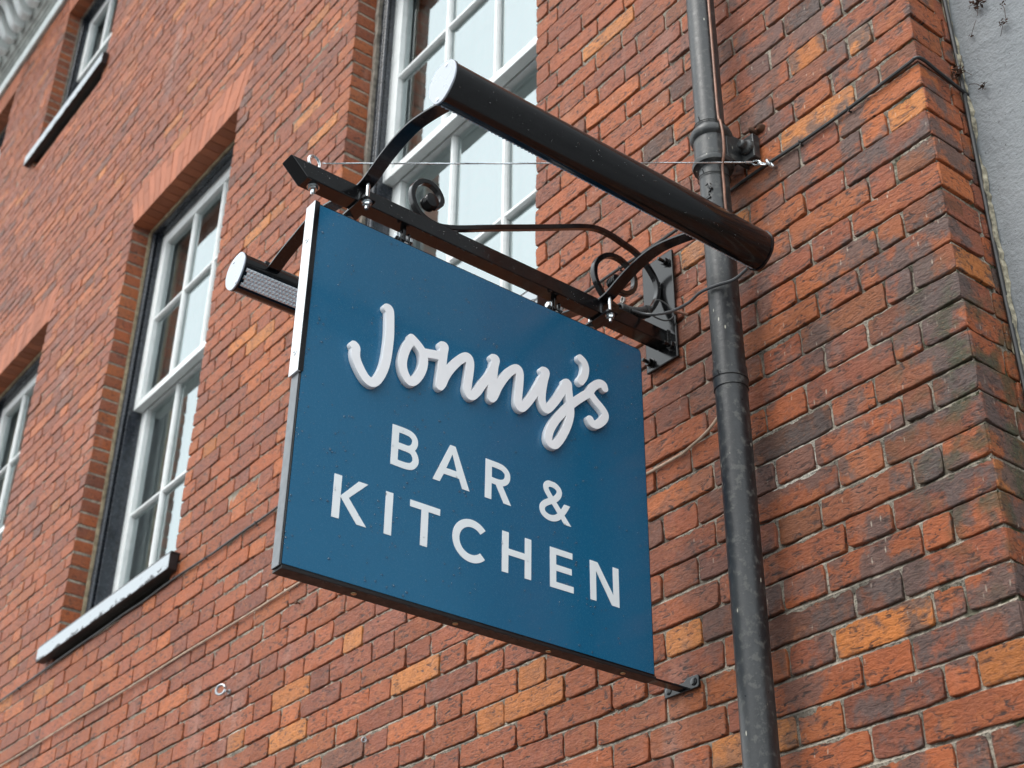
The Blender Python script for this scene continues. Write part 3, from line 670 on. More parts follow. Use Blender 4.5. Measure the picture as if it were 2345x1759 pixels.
# script
G = .0007; gx0, gy0, gx1, gy1 = -.885, 2.99, -.20, 3.30
SC = {
 'a': [[(-.8545, 3.0815), (-.8507, 3.0776), (-.8502, 3.0629), (-.846, 3.0497), (-.8347, 3.032), (-.8227, 3.0195), (-.8101, 3.0158), (-.7984, 3.0264), (-.7876, 3.0504), (-.7817, 3.0752), (-.7787, 3.1068), (-.7775, 3.138), (-.7791, 3.1709), (-.7806, 3.1885), (-.7832, 3.1960), (-.7872, 3.1962)]],
 'b': [[(-.7243, 3.149), (-.7361, 3.1266), (-.7431, 3.1007), (-.7437, 3.0802), (-.7361, 3.0605), (-.7226, 3.0511), (-.708, 3.0663), (-.6975, 3.0907), (-.6956, 3.1145), (-.7009, 3.1305), (-.7121, 3.1415), (-.7257, 3.1502)],
       [(-.6963, 3.1284), (-.6798, 3.1322), (-.66, 3.1363), (-.650, 3.138)],
       [(-.6525, 3.1625), (-.6476, 3.1624), (-.6492, 3.1487), (-.6507, 3.1272), (-.6522, 3.1008), (-.6542, 3.0795), (-.6547, 3.0671)],
       [(-.6547, 3.0671), (-.6492, 3.0763), (-.6421, 3.0957), (-.6308, 3.1169), (-.6128, 3.1422), (-.5969, 3.1578), (-.5873, 3.1598), (-.5834, 3.1486), (-.5843, 3.1272), (-.5873, 3.1001), (-.588, 3.0817), (-.579, 3.0728), (-.5644, 3.0881), (-.5512, 3.1113), (-.5337, 3.1377), (-.5257, 3.1554)],
       [(-.5250, 3.1833), (-.5189, 3.1833), (-.522, 3.166), (-.5238, 3.1466), (-.5253, 3.1249), (-.5276, 3.1031), (-.5278, 3.0868)],
       [(-.5278, 3.0868), (-.5218, 3.0948), (-.5125, 3.118), (-.5016, 3.1393), (-.4849, 3.1645), (-.4706, 3.1786), (-.4605, 3.1826), (-.4561, 3.1743), (-.4565, 3.154), (-.4585, 3.1292), (-.4603, 3.1048), (-.4582, 3.0945), (-.4501, 3.0933), (-.4353, 3.1114), (-.418, 3.1392), (-.4019, 3.1696), (-.3938, 3.1863)],
       [(-.3930, 3.2041), (-.3864, 3.2042), (-.3909, 3.1847), (-.3953, 3.1613), (-.3974, 3.1389), (-.3945, 3.1213), (-.3857, 3.1131), (-.3708, 3.1287), (-.3528, 3.1557), (-.3374, 3.1833), (-.3266, 3.1998)],
       [(-.3320, 3.1975), (-.3257, 3.1988), (-.3243, 3.1855), (-.3224, 3.1671), (-.3203, 3.1461), (-.3199, 3.1273), (-.3263, 3.1009), (-.3386, 3.0726), (-.3521, 3.0495), (-.364, 3.036), (-.3756, 3.0361), (-.38, 3.0462), (-.3755, 3.0674), (-.3621, 3.0933), (-.3441, 3.1185), (-.3258, 3.1414), (-.3073, 3.1605), (-.2855, 3.1815), (-.2634, 3.2004)],
       [(-.2218, 3.2268), (-.2248, 3.2341), (-.2359, 3.2332), (-.2503, 3.2226), (-.2617, 3.2066), (-.2619, 3.1968), (-.2497, 3.1847), (-.2329, 3.173), (-.2223, 3.1603), (-.2281, 3.144), (-.2466, 3.1264), (-.2596, 3.1244), (-.265, 3.1317)]],
 'c': [[(-.2893, 3.2769), (-.28, 3.2712), (-.2756, 3.2573), (-.2798, 3.236), (-.29, 3.2186)]]}
LT = .0118
for key, strokes in SC.items():
    F = np.full((int((gy1 - gy0) / G) + 1, int((gx1 - gx0) / G) + 1), 1.0)
    for p in strokes: stamp(F, gx0, gy0, G, p, .0099)
    slab('script_lettering', contours(F, gx0, gy0, G), BX1 + .0004, BX1 + .0004 + LT, 'letter_white', sign, .0003)
# block capitals
def cap(ch):
    P = {
     'K': [[(-.8673, 2.8068), (-.8513, 2.8071), (-.8513, 2.7210), (-.8673, 2.7206)], [(-.8512, 2.7672), (-.8156, 2.8068), (-.7953, 2.8069), (-.834, 2.7675), (-.7936, 2.7206), (-.8146, 2.7206), (-.8512, 2.7645)]],
     'I': [[(-.7563, 2.8068), (-.7402, 2.8070), (-.7402, 2.7208), (-.7563, 2.7206)]],
     'T': [[(-.7024, 2.8067), (-.6343, 2.8071), (-.6343, 2.7934), (-.6606, 2.7932), (-.6606, 2.7211), (-.6768, 2.7210), (-.6768, 2.7930), (-.7024, 2.7928)]],
     'H': [[(-.4872, 2.8080), (-.4712, 2.8082), (-.4712, 2.7740), (-.4313, 2.7744), (-.4313, 2.8086), (-.4153, 2.8088), (-.4155, 2.7228), (-.4315, 2.7226), (-.4315, 2.7608), (-.4714, 2.7604), (-.4714, 2.7222), (-.4872, 2.7220)]],
     'E': [[(-.3683, 2.8089), (-.3104, 2.8096), (-.3104, 2.7960), (-.3524, 2.7955), (-.3524, 2.7742), (-.3126, 2.7747), (-.3126, 2.7612), (-.3525, 2.7608), (-.3525, 2.7371), (-.3081, 2.7376), (-.3081, 2.7239), (-.3684, 2.7231)]],
     'N': [[(-.2648, 2.8097), (-.2442, 2.8097), (-.2035, 2.7485), (-.2036, 2.8107), (-.1878, 2.8106), (-.1877, 2.7253), (-.2080, 2.7253), (-.2489, 2.7895), (-.2490, 2.7243), (-.2649, 2.7243)]],
     'A': [[(-.6174, 2.9523), (-.6043, 2.9524), (-.5680, 2.8662), (-.5857, 2.8662), (-.5936, 2.8855), (-.6297, 2.8848), (-.6384, 2.8657), (-.6553, 2.8657)], [(-.6111, 2.9331), (-.6243, 2.8990), (-.5995, 2.8993)]]}
    if ch in P: return P[ch]
    h = .00045
    if ch == 'B': bb = (-.765, 2.855, -.675, 2.965)
    elif ch == 'R': bb = (-.545, 2.855, -.455, 2.965)
    elif ch == '&': bb = (-.41, 2.855, -.30, 2.965)
    else: bb = (-.62, 2.705, -.51, 2.82)
    ny = int((bb[3] - bb[1]) / h) + 1; nx = int((bb[2] - bb[0]) / h) + 1; F = np.full((ny, nx), 1.0); XX, YY = np.meshgrid(bb[0] + np.arange(nx) * h, bb[1] + np.arange(ny) * h)
    add = lambda poly: np.minimum(F, polysdf(XX, YY, poly))
    if ch == 'B':
        F = add([(-.7513, 2.9514), (-.7357, 2.9514), (-.7357, 2.8658), (-.7513, 2.8657)]); r = .0068
        stamp(F, bb[0], bb[1], h, [(-.742, 2.9447), (-.722, 2.9447), (-.7085, 2.9425), (-.7000, 2.9350), (-.6992, 2.9240), (-.7050, 2.9140), (-.716, 2.9095), (-.742, 2.9095)], r)
        stamp(F, bb[0], bb[1], h, [(-.742, 2.9095), (-.715, 2.9092), (-.7030, 2.9060), (-.6962, 2.8960), (-.6965, 2.8850), (-.7045, 2.8755), (-.718, 2.8724), (-.742, 2.8724)], r + .0002)
    elif ch == 'R':
        F = add([(-.5311, 2.9521), (-.5153, 2.9521), (-.5153, 2.8662), (-.5311, 2.8661)]); F = add([(-.5065, 2.9045), (-.4890, 2.9055), (-.4664, 2.8667), (-.4850, 2.8667)]); r = .0068
        stamp(F, bb[0], bb[1], h, [(-.522, 2.9453), (-.500, 2.9453), (-.4870, 2.9430), (-.4775, 2.9350), (-.4768, 2.9235), (-.4830, 2.9140), (-.496, 2.9090), (-.522, 2.9090)], r)
    elif ch == '&':
        r = .0069
        stamp(F, bb[0], bb[1], h, [(-.3180, 2.8640), (-.3430, 2.8925), (-.3640, 2.9160), (-.3765, 2.9320), (-.3775, 2.9420), (-.3700, 2.9484), (-.3560, 2.9484), (-.3450, 2.9420), (-.3440, 2.9320), (-.3520, 2.9200), (-.3660, 2.9105), (-.3810, 2.9005), (-.3880, 2.8900), (-.3850, 2.8790), (-.3740, 2.8730), (-.3610, 2.8730), (-.3480, 2.8790), (-.3350, 2.8930), (-.3200, 2.9180)], r)
        F = np.maximum(F, YY - 2.9555); F = np.where(XX > -.335, np.maximum(F, YY - 2.9132), F); F = np.maximum(F, np.where(XX > -.345, 2.8678 - YY, -1))
    else:
        cx_, cy_ = -.5600, 2.7636; rr = np.hypot(XX - cx_, YY - cy_); F = np.abs(rr - .0364) - .0081
        for sg in (1, -1):
            a0 = math.radians(43 * sg); F = np.where((YY - cy_) * sg >= 0, np.maximum(F, -sg * ((YY - cy_) * math.cos(a0) - (XX - cx_) * math.sin(a0))), F)
    return contours(F, bb[0], bb[1], h)
for ch in 'BAR&KITCHEN': slab('letter', cap(ch), BX1 + .0002, BX1 + .0010, 'vinyl_white', sign, .0001)
# shackles
for y in (-.745, -.342):
    mb = MB(); z = 3.402
    for dy in (-.012, .010): mb.prism([(-2.036, 3.381), (-2.018, 3.381), (-2.018, 3.412), (-2.022, 3.418), (-2.032, 3.418), (-2.036, 3.412)], 1, y + dy, y + dy + .003)
    mb.prism([(-2.034, 3.394), (-2.020, 3.394), (-2.020, 3.4295), (-2.034, 3.4295)], 1, y - .004, y + .003)
    sh = build('hanging_shackle', mb, 'gloss_black', sign, bevel=.0008)
    mb = MB(); mb.cyl((-2.027, y - .020, z), (-2.027, y + .020, z), .0035, 12); mb.hexnut((-2.027, y - .0132, z), (0, -1, 0), .0085, .007); mb.hexnut((-2.027, y + .0132, z), (0, 1, 0), .0085, .008); mb.lathe((-2.027, y - .0122, z), (0, -1, 0), [(0, .0095), (.001, .0095)], 20)
    build('bolt', mb, 'zinc_steel', sh)
# rain
def drops(name, pts, parent, dirv, rmin=.0008, rmax=.0026, squash=.6, stretch=1.0):
    mb = MB(); D = Vector(dirv).normalized(); a = Vector((0, 0, 1)) if abs(D.z) < .9 else Vector((0, 1, 0)); a = (a - D * a.dot(D)).normalized(); b = D.cross(a)
    for p in pts:
        r = rmin + (rmax - rmin) * rnd.random() ** 2.6; vs = []; fs = []; rings = [(1, 0), (.86, .5), (.5, .86)]
        kx = rnd.uniform(.8, 1.25)
        for (rr, hh) in rings:
            for i in range(8): t = i * math.pi / 4; vs.append(Vector(p) + a * (r * rr * math.cos(t) * stretch) + b * (r * rr * math.sin(t) * kx) + D * (hh * r * squash))
        vs.append(Vector(p) + D * r * squash)
        for q in range(2):
            for i in range(8): k = (i + 1) % 8; fs.append((q * 8 + i, q * 8 + k, q * 8 + 8 + k, q * 8 + 8 + i))
        for i in range(8): fs.append((16 + i, 16 + (i + 1) % 8, 24))
        mb.add(vs, fs)
    o = build(name, mb, 'water', parent, smooth=True); o['kind'] = 'stuff'; return o
pts = []
while len(pts) < 1150:
    y = -.953 + .85 * rnd.random() ** 1.5; z = rnd.uniform(2.61, 3.375)
    if vnoise(y * 14, z * 14, 9) > rnd.random() * .9: pts.append((BX1 + .0001, y, z))
drops('water_drops', pts, sign, (1, 0, 0))
pts = [(-2.013 + rnd.uniform(-.003, .0), BY0 + .05 + .75 * rnd.random(), BZ0 - .0065) for _ in range(90)]
drops('drip_beads', pts, sign, (0, 0, -1), .0012, .0028, .9)
done()

# ------------------------------------------------------------------ wall bracket
brk = thing('sign_bracket', (-2.034, 0, 3.4), 'black wrought iron wall bracket with scrollwork above its long square beam', 'bracket')
mb = MB(); mb.box(-2.087, -1.981, -.012, -.004, 3.385, 3.693); plate = build('wall_plate', mb, 'gloss_black', brk, bevel=.0025)
mb = MB(); b0, b1, t0, t1 = -2.046, -2.008, 3.430, 3.468
v = [(b0, -.013, t0), (b1, -.013, t0), (b1, -.013, t1), (b0, -.013, t1), (b0, -.988, t0), (b1, -.988, t0), (b1, -1.029, t1), (b0, -1.029, t1)]
mb.add(v, [(0, 1, 2, 3), (4, 7, 6, 5), (0, 4, 5, 1), (1, 5, 6, 2), (2, 6, 7, 3), (3, 7, 4, 0)]); beam = build('beam', mb, 'gloss_black', brk, bevel=.002, bseg=3)
SP = [(-.672, 3.521), (-.6605, 3.530), (-.6555, 3.540), (-.656, 3.552), (-.668, 3.570), (-.687, 3.578), (-.707, 3.573), (-.723, 3.556), (-.729, 3.538), (-.728, 3.519), (-.721, 3.501), (-.708, 3.486), (-.688, 3.4775), (-.664, 3.4755), (-.640, 3.481), (-.598, 3.499), (-.510, 3.5435), (-.425, 3.585), (-.330, 3.632), (-.262, 3.666), (-.212, 3.685), (-.165, 3.687), (-.125, 3.680), (-.093, 3.674), (-.064, 3.659), (-.041, 3.638), (-.026, 3.616), (-.0205, 3.594), (-.023, 3.570), (-.034, 3.543), (-.054, 3.514), (-.084, 3.491), (-.118, 3.481), (-.155, 3.482), (-.188, 3.495), (-.209, 3.518), (-.219, 3.538), (-.221, 3.564), (-.212, 3.590), (-.192, 3.612), (-.170, 3.625), (-.145, 3.628), (-.124, 3.622), (-.106, 3.609), (-.097, 3.592), (-.096, 3.571), (-.106, 3.549), (-.124, 3.535), (-.144, 3.533)]
path = [(-2.027, p[0], p[1]) for p in catmull(SP, 6)]
mb = MB(); mb.sweep(path, rrect(.0135, .0125, .0014), up=(1, 0, 0)); scroll = build('scroll_bar', mb, 'gloss_black', brk, smooth=True)
for (y, z) in ((-.684, 3.528), (-.158, 3.552)):
    mb = MB()
    for q in range(5): mb.lathe((-2.040 + q * .0054, y, z), (1, 0, 0), [(0, .0122), (.0010, .0160), (.0027, .0172), (.0044, .0160), (.0054, .0122)], 20)
    build('scroll_knob', mb, 'gloss_black', scroll, smooth=True)
mb = MB()
for i in range(7): mb.lathe((-2.0265 + rnd.uniform(-.004, .004), -.0165, 3.598 - .012 + i * .004), (0, -1, .1), [(0, .006), (.004, .0045 + rnd.random() * .001), (.006, .002)], 10)
build('weld_bead', mb, 'gloss_black', brk, smooth=True); mb = MB()
for i in range(8): mb.lathe((-2.007, -.0125, 3.434 + i * .0045), (.4, -1, 0), [(0, .0045), (.004, .0035), (.006, .001)], 8)
build('weld_bead', mb, 'gloss_black', brk, smooth=True)
for (x, z) in ((-2.000, 3.662), (-2.070, 3.408), (-1.995, 3.418)):
    mb = MB(); mb.lathe((x, -.0122, z), (0, -1, 0), [(0, .0125), (.0018, .0125), (.002, .011)], 24); mb.hexnut((x, -.0142, z), (0, -1, 0), .0105, .010); mb.cyl((x, -.02, z), (x, -.040, z), .0045, 12)
    build('anchor_bolt', mb, 'gloss_black', plate, bevel=.0006)
for y in (-.856, -.205):
    mb = MB(); mb.prism([(-2.078, y - .013), (-2.070, y - .0155), (-1.990, y - .0155), (-1.982, y - .013), (-1.982, y + .013), (-1.990, y + .0155), (-2.070, y + .0155), (-2.078, y + .013)], 2, 3.4235, 3.4292); cp = build('clamp_plate', mb, 'gloss_black', brk, bevel=.001)
    for x in (-1.994, -2.064):
        mb = MB(); mb.cyl((x, y, 3.405), (x, y, 3.470), .0042, 14); mb.hexnut((x, y, 3.4215), (0, 0, -1), .0088, .008); mb.lathe((x, y, 3.4233), (0, 0, -1), [(0, .0108), (.0015, .0108), (.0018, .0098)], 20)
        build('clamp_bolt', mb, 'zinc_steel', cp, smooth=False)
mb = MB(); mb.torus((-2.027, -.966, 3.491), (1, .2, 0), .0145, .0030, 28, arc=.93, start=3.3); mb.cyl((-2.027, -.963, 3.40 + .02), (-2.027, -.966, 3.478), .0032, 10)
mb.hexnut((-2.027, -.963, 3.4298), (0, 0, -1), .0105, .008); mb.lathe((-2.027, -.963, 3.4298), (0, 0, -1), [(0, .013), (.0015, .013)], 20); mb.lathe((-2.027, -.963, 3.4215), (0, 0, -1), [(0, .0048), (.009, .0044), (.012, .002)], 12)
build('eye_bolt', mb, 'zinc_steel', brk, smooth=True)
pts = []
for _ in range(150): pts.append((-2.0079, -1.0 + .85 * rnd.random() ** 1.4, 3.432 + .034 * rnd.random() ** .7))
drops('water_drops', pts, brk, (1, 0, 0), .0006, .0020)
pts = [(-2.009 - rnd.random() * .004, -.75 + .5 * rnd.random(), 3.4298) for _ in range(60)]
drops('drip_beads', pts, brk, (0, 0, -1), .001, .0026, .9)
done()
# ------------------------------------------------------------------ picture lamps
def lamp(sg, cz, label):
    cx_ = -2.027 + sg * .398; ya, yb = -.925, -.105
    t = thing('sign_lamp', (cx_, (ya + yb) / 2, cz), label, 'lamp', 'trough lamps held out either side of the sign')
    base = [(-.003, .045), (.020, .040), (.036, .025), (.0415, .004), (.036, -.018), (.021, -.035), (.004, -.0435), (-.010, -.0438)]
    lensb, lenst = (-.0135, -.0405), (-.0395, -.0030)
    rest = [(-.0425, .003), (-.0405, .020), (-.030, .035), (-.018, .043)]
    o1 = catmull([base[i] for i in range(len(base))], 4); o2 = catmull(rest, 4)
    outl = o1 + [(-.0125, -.0425), lensb, (-.0385, -.006), lenst, ] + o2
    outl = o1 + [(-.0130, -.0405), (-.0385, -.0050)] + o2
    P = [(cx_ + sg * a, cz + b) for a, b in outl]
    mb = MB(); mb.prism(P, 1, ya, yb); build('lamp_body', mb, 'gloss_black', t, smooth=True)
    for (q, y_, yy) in ((-1, ya, ya - .0045), (1, yb, yb + .0045)):
        full = catmull([(-.003, .045), (.020, .040), (.036, .025), (.0415, .004), (.036, -.018), (.021, -.035), (.002, -.0445), (-.018, -.039), (-.033, -.022), (-.0415, .000), (-.0405, .020), (-.024, .0405)], 4, closed=True)
        K = [(cx_ + sg * a * 1.035, cz + b * 1.035) for a, b in full]
        mb = MB(); mb.prism(K, 1, min(y_, yy) + (.0002 if q > 0 else 0), max(y_, yy) - (.0002 if q < 0 else 0)); ec = build('end_cap', mb, 'lamp_cap' if q < 0 else 'gloss_black', t, bevel=.0014, bseg=3)
        mb = MB(); K2 = [(cx_ + sg * a * 1.05, cz + b * 1.05) for a, b in full]; mb.prism(K2, 1, y_ + q * -.0022, y_ + q * .0001); build('gasket', mb, 'satin_black', ec)
        for (a, b) in ((.012, .034), (-.012, -.034)) if q < 0 else (((.012, .034),)):
            mb = MB(); mb.lathe((cx_ + sg * a, yy, cz + b), (0, q, 0), [(0, .0042), (.0008, .0042), (.0016, .003)], 16); build('screw', mb, 'zinc_steel', ec, smooth=True)
    # prismatic cover
    mb = MB(); A = np.array((-.0140, -.0400)); B = np.array((-.0385, -.0055)); n_ = np.array((B - A)[1], ) ; dv = B - A; nrm = np.array([dv[1], -dv[0]]); nrm = nrm / np.linalg.norm(nrm)
    if nrm[0] > 0: nrm = -nrm
    nv_ = 5; nu = 92; vs = []; 
    for iu in range(nu):
        y_0 = ya + .006 + (yb - ya - .012) * iu / nu; y_1 = ya + .006 + (yb - ya - .012) * (iu + 1) / nu
        for iv in range(nv_):
            c0 = A + dv * iv / nv_; c1 = A + dv * (iv + 1) / nv_; cm = (c0 + c1) / 2 + nrm * .0036
            q = [c0 + nrm * .0006, c1 + nrm * .0006]; ofs = .5 * (iv % 2) * (yb - ya - .012) / nu
            f = lambda p, y: (cx_ + sg * p[0], y, cz + p[1])
            mb.add([f(q[0], y_0 + ofs), f(q[0], y_1 + ofs), f(q[1], y_1 + ofs), f(q[1], y_0 + ofs), f(cm, (y_0 + y_1) / 2 + ofs)], [(0, 1, 4), (1, 2, 4), (2, 3, 4), (3, 0, 4)])
    build('prismatic_cover', mb, 'lens_plastic', t)
    # two bent arms
    AP = [(.0, 3.4745), (.022, 3.4745), (.042, 3.4790), (.070, 3.4900), (.102, 3.5010), (.150, 3.5110), (.200, 3.5125), (.258, 3.5010), (.315, 3.4840), (.350, 3.4700), (.374, 3.4630)]
    for y in (-.856, -.205):
        path = [(-2.027 + sg * a + sg * .0002, y, z + (0 if sg > 0 else .010 * max(0, (a - .25) / .12))) for a, z in catmull(AP, 5)]
        mb = MB(); mb.sweep(path, rrect(.030, .0058, .0010), up=(0, 1, 0)); arm = build('arm', mb, 'satin_black', t, smooth=True)
        mb = MB(); xk = cx_ - sg * .030; mb.box(xk + sg * .006 - .008, xk + sg * .006 + .008, y - .018, y + .018, cz + .020, cz + .040); build('mounting_foot', mb, 'satin_black', arm, bevel=.002)
        mb = MB(); mb.torus((cx_ + sg * .0, y + .03, cz + .048), (0, 1, 0), .007, .0014, 16); build('cable_loop', mb, 'cable_grey', arm, smooth=True)
    pts = []
    for _ in range(170):
        th = rnd.uniform(-.9, 1.0) if sg > 0 else rnd.uniform(-1.5, -.2); y_ = ya + (yb - ya) * rnd.random() ** 1.3
        pts.append((cx_ + sg * .0405 * math.cos(th), y_, cz + .0435 * math.sin(th)))
    drops('water_drops', pts, t, (sg, 0, 0) if sg > 0 else (0, 0, -1), .0006, .0019, .8)
    done(); return t
lamp(1, 3.436, 'black trough lamp in front of the sign face, the larger and higher one')
lamp(-1, 3.460, 'black trough lamp behind the sign with its ribbed clear cover showing')

# ------------------------------------------------------------------ foot bracket
fb = thing('foot_bracket', (-2.03, 0, 2.6), 'small black bracket screwed to the bricks at the foot of the sign', 'bracket')
mb = MB(); mb.prism([(-2.079, 2.592), (-1.981, 2.592), (-1.978, 2.595), (-1.978, 2.6165), (-1.981, 2.619), (-2.010, 2.619), (-2.022, 2.612), (-2.036, 2.612), (-2.048, 2.619), (-2.079, 2.619)], 1, -.010, -.003); fp = build('foot_plate', mb, 'gloss_black', fb, bevel=.0015)
for x in (-2.066, -1.991):
    mb = MB(); mb.lathe((x, -.0101, 2.606), (0, -1, 0), [(0, .0085), (.0015, .0085), (.0022, .0062), (.003, .004)], 20); s_ = build('screw', mb, 'gloss_black', fp, smooth=True)
mb = MB(); mb.box(-2.040, -2.016, -.094, -.0105, 2.5972, 2.6022); build('foot_arm', mb, 'satin_black', fb, bevel=.0008)
done()
# ------------------------------------------------------------------ stay wire
sw = thing('stay_wire', (-1.66, 0, 3.74), 'thin taut steel wire from the outer beam tip to a wall hook', 'wire')
a_ = Vector((-2.024, -.950, 3.497)); b_ = Vector((-1.728, -.030, 3.786))
def hitp(p): return p
e_ = Vector((-1.665, -.030, 3.737))
a_ = Vector((-2.022, -.950, 3.4935)); f_ = Vector((-1.6965, -.034, 3.7625))
pts = []
N = 150
for s_ in range(3):
    dirv = (f_ - a_).normalized(); u_ = dirv.cross(Vector((0, 0, 1))).normalized(); v_ = dirv.cross(u_); pth = []
    for i in range(N * 2 + 1):
        t = i / (N * 2); th = t * 2 * math.pi * 90 + s_ * 2.094; pth.append(a_.lerp(f_, t) + Vector((0, 0, -.0015 * math.sin(math.pi * t))) + (u_ * math.cos(th) + v_ * math.sin(th)) * .0009)
    if s_ == 0: mbw = MB()
    mbw.tube(pth, .00115, 5)
build('steel_cable', mbw, 'zinc_steel', sw, smooth=True)
mb = MB(); d_ = (f_ - a_).normalized(); mb.cyl(f_ - d_ * .006, f_ + d_ * .012, .0034, 10); build('ferrule', mb, 'zinc_steel', sw, smooth=True)
hk = Vector((-1.652, -.022, 3.733)); st = f_ + d_ * .014; mid = (st + hk) / 2; ax = (hk - st); ln = ax.length; ax.normalize(); side = ax.cross(Vector((0, 1, 0))).normalized()
mb = MB()
for kk, (c0, l_, w_, nrm_) in enumerate(((st + ax * .014, .017, .0055, 0), (st + ax * .036, .015, .0060, 1))):
    sd_ = side if kk == 0 else (side * .6 + Vector((0, 1, 0)) * .8).normalized(); mb.tube([c0 + ax * (math.cos(t) * l_) + sd_ * (math.sin(t) * w_) for t in [2 * math.pi * i / 22 for i in range(22)]], .0022, 8, closed=True)
build('chain_link', mb, 'zinc_steel', sw, smooth=True)
mb = MB(); mb.torus((-1.6435, -.020, 3.7315), (1, .2, .3), .011, .0030, 24, arc=.9); mb.cyl((-1.6435, -.010, 3.7315), (-1.6435, .006, 3.7315), .0032, 10); build('wall_hook', mb, 'zinc_steel', sw, smooth=True)
done()
# ------------------------------------------------------------------ downpipe
px, py, prr = -1.761, -.080, .0345
dp = thing('drain_pipe', (px, py, 0), 'weathered black cast iron downpipe running down the brick wall', 'pipe')
mb = MB(); mb.lathe((px, py, .02), (0, 0, 1), [(0, prr), (3.14, prr), (3.141, prr + .0022), (3.19, prr + .0022), (3.191, prr), (9.4, prr)], 48); build('pipe_length', mb, 'weathered_iron', dp, smooth=True)
mb = MB(); mb.lathe((px, py, 3.752), (0, 0, 1), [(0, prr + .001), (.004, prr + .006), (.006, prr + .0125), (.014, prr + .0150), (.022, prr + .0125), (.026, prr + .0075), (.085, prr + .0075), (.090, prr + .0135), (.100, prr + .0165), (.110, prr + .0135), (.114, prr + .003), (.1145, prr + .0005)], 48); sock = build('pipe_socket', mb, 'weathered_iron', dp, smooth=True)
for sg in (-1, 1):
    mb = MB(); mb.box(px + sg * (prr + .004) - .004, px + sg * (prr + .004) + .004 + sg * 0, -.075, -.002, 3.775, 3.850); mb.box(min(px + sg * (prr + .006), px + sg * (prr + .046)), max(px + sg * (prr + .006), px + sg * (prr + .046)), -.026, -.004, 3.778, 3.846)
    mb.lathe((px + sg * (prr + .028), -.026, 3.812), (0, -1, 0), [(0, .020), (.008, .018), (.012, .012), (.024, .011), (.027, .008)], 16)
    build('pipe_ear', mb, 'weathered_iron', sock, bevel=.003)
for z in (3.885, 3.727, 3.186):
    mb = MB(); mb.torus((px, py, z), (.10, 0, 1), prr + .0030, .0012, 40); mb.tube([(px + .004, py - prr - .003, z), (px + .007, py - prr - .010, z + .006), (px + .003, py - prr - .008, z + .012)], .0011, 6); build('tie_wire', mb, 'cable_black', dp, smooth=True)
mb = MB()
for i in range(10): mb.box(px + .010 + rnd.uniform(-.008, .008), px + .014 + rnd.uniform(-.006, .008), py - prr - .0012, py - prr + .006, 3.652 + i * .0045, 3.6555 + i * .0045)
build('cast_mark', mb, 'weathered_iron', dp, bevel=.0006)
done()
# ------------------------------------------------------------------ cables
def cable(name, path, r, mat, label, n=8, seg=8, cat='cable'):
    mb = MB(); mb.tube(catmull(path, n), r, seg); o = build(name, mb, mat, smooth=True); return tag(o, label, cat)
P = [(XL, -.006, 3.742)]
x = XL + .15
while x < -1.30: P.append((x, -.0075 + rnd.uniform(-.0015, .001), 3.7455 + rnd.uniform(-.0035, .0035))); x += rnd.uniform(.12, .22)
P += [(-1.26, -.007, 3.753), (-1.238, -.008, 3.754), (-1.229, .004, 3.752), (-1.228, .05, 3.745), (-1.228, .11, 3.738), (-1.228, .150, 3.734)]
cable('wall_cable', P, .0042, 'cable_black', 'black cable clipped along the wall from the corner bricks to the window sill')
x = -9.9; i = 0
for x in (-6.9, -6.2, -4.42, -4.05, -2.17, -1.56, -1.42):
    mb = MB(); mb.torus((x, -.008, 3.746), (1, 0, 0), .0052, .0014, 14, arc=.6, start=1.2); mb.cyl((x, -.010, 3.738), (x, .006, 3.738), .0022, 8)
    tag(build('cable_clip', mb, 'cable_black', smooth=True), 'tiny black clip pinning the black cable to the bricks', 'clip', 'clips along the black wall cable')
P = [(XL, -.004, 3.402)]; x = XL + .2
while x < -3.6: P.append((x, -.0065 + rnd.uniform(-.001, .001), 3.404 + rnd.uniform(-.002, .002))); x += .25
P += [(-3.45, -.0045, 3.40), (-3.0, -.004, 3.30), (-2.6, -.004, 3.19), (-2.25, -.004, 3.138), (-2.02, -.005, 3.133), (-1.964, -.006, 3.139), (-1.90, -.008, 3.156), (-1.84, -.012, 3.19)]
cable('bell_wire', P, .0036, 'cable_cream', 'thin cream wire running level along the bricks below the window sill', cat='wire')
P = [(px + .037, py - .012, 9.2)]
for z in np.arange(9.0, 3.95, -.35): P.append((px + .0385 + rnd.uniform(-.001, .002), py - .012 + rnd.uniform(-.002, .002), z))
P += [(px + .040, py - .013, 3.90), (px + .050, py - .018, 3.862), (px + .055, py - .019, 3.82), (px + .052, py - .017, 3.77), (px + .040, py - .013, 3.735), (px + .039, py - .012, 3.68), (px + .038, py - .012, 3.64), (px + .036, py - .006, 3.60), (px + .030, py + .022, 3.56), (px + .020, py + .060, 3.545)]
cable('copper_cable', P, .0032, 'cable_copper', 'brown cable strapped to the right side of the downpipe')
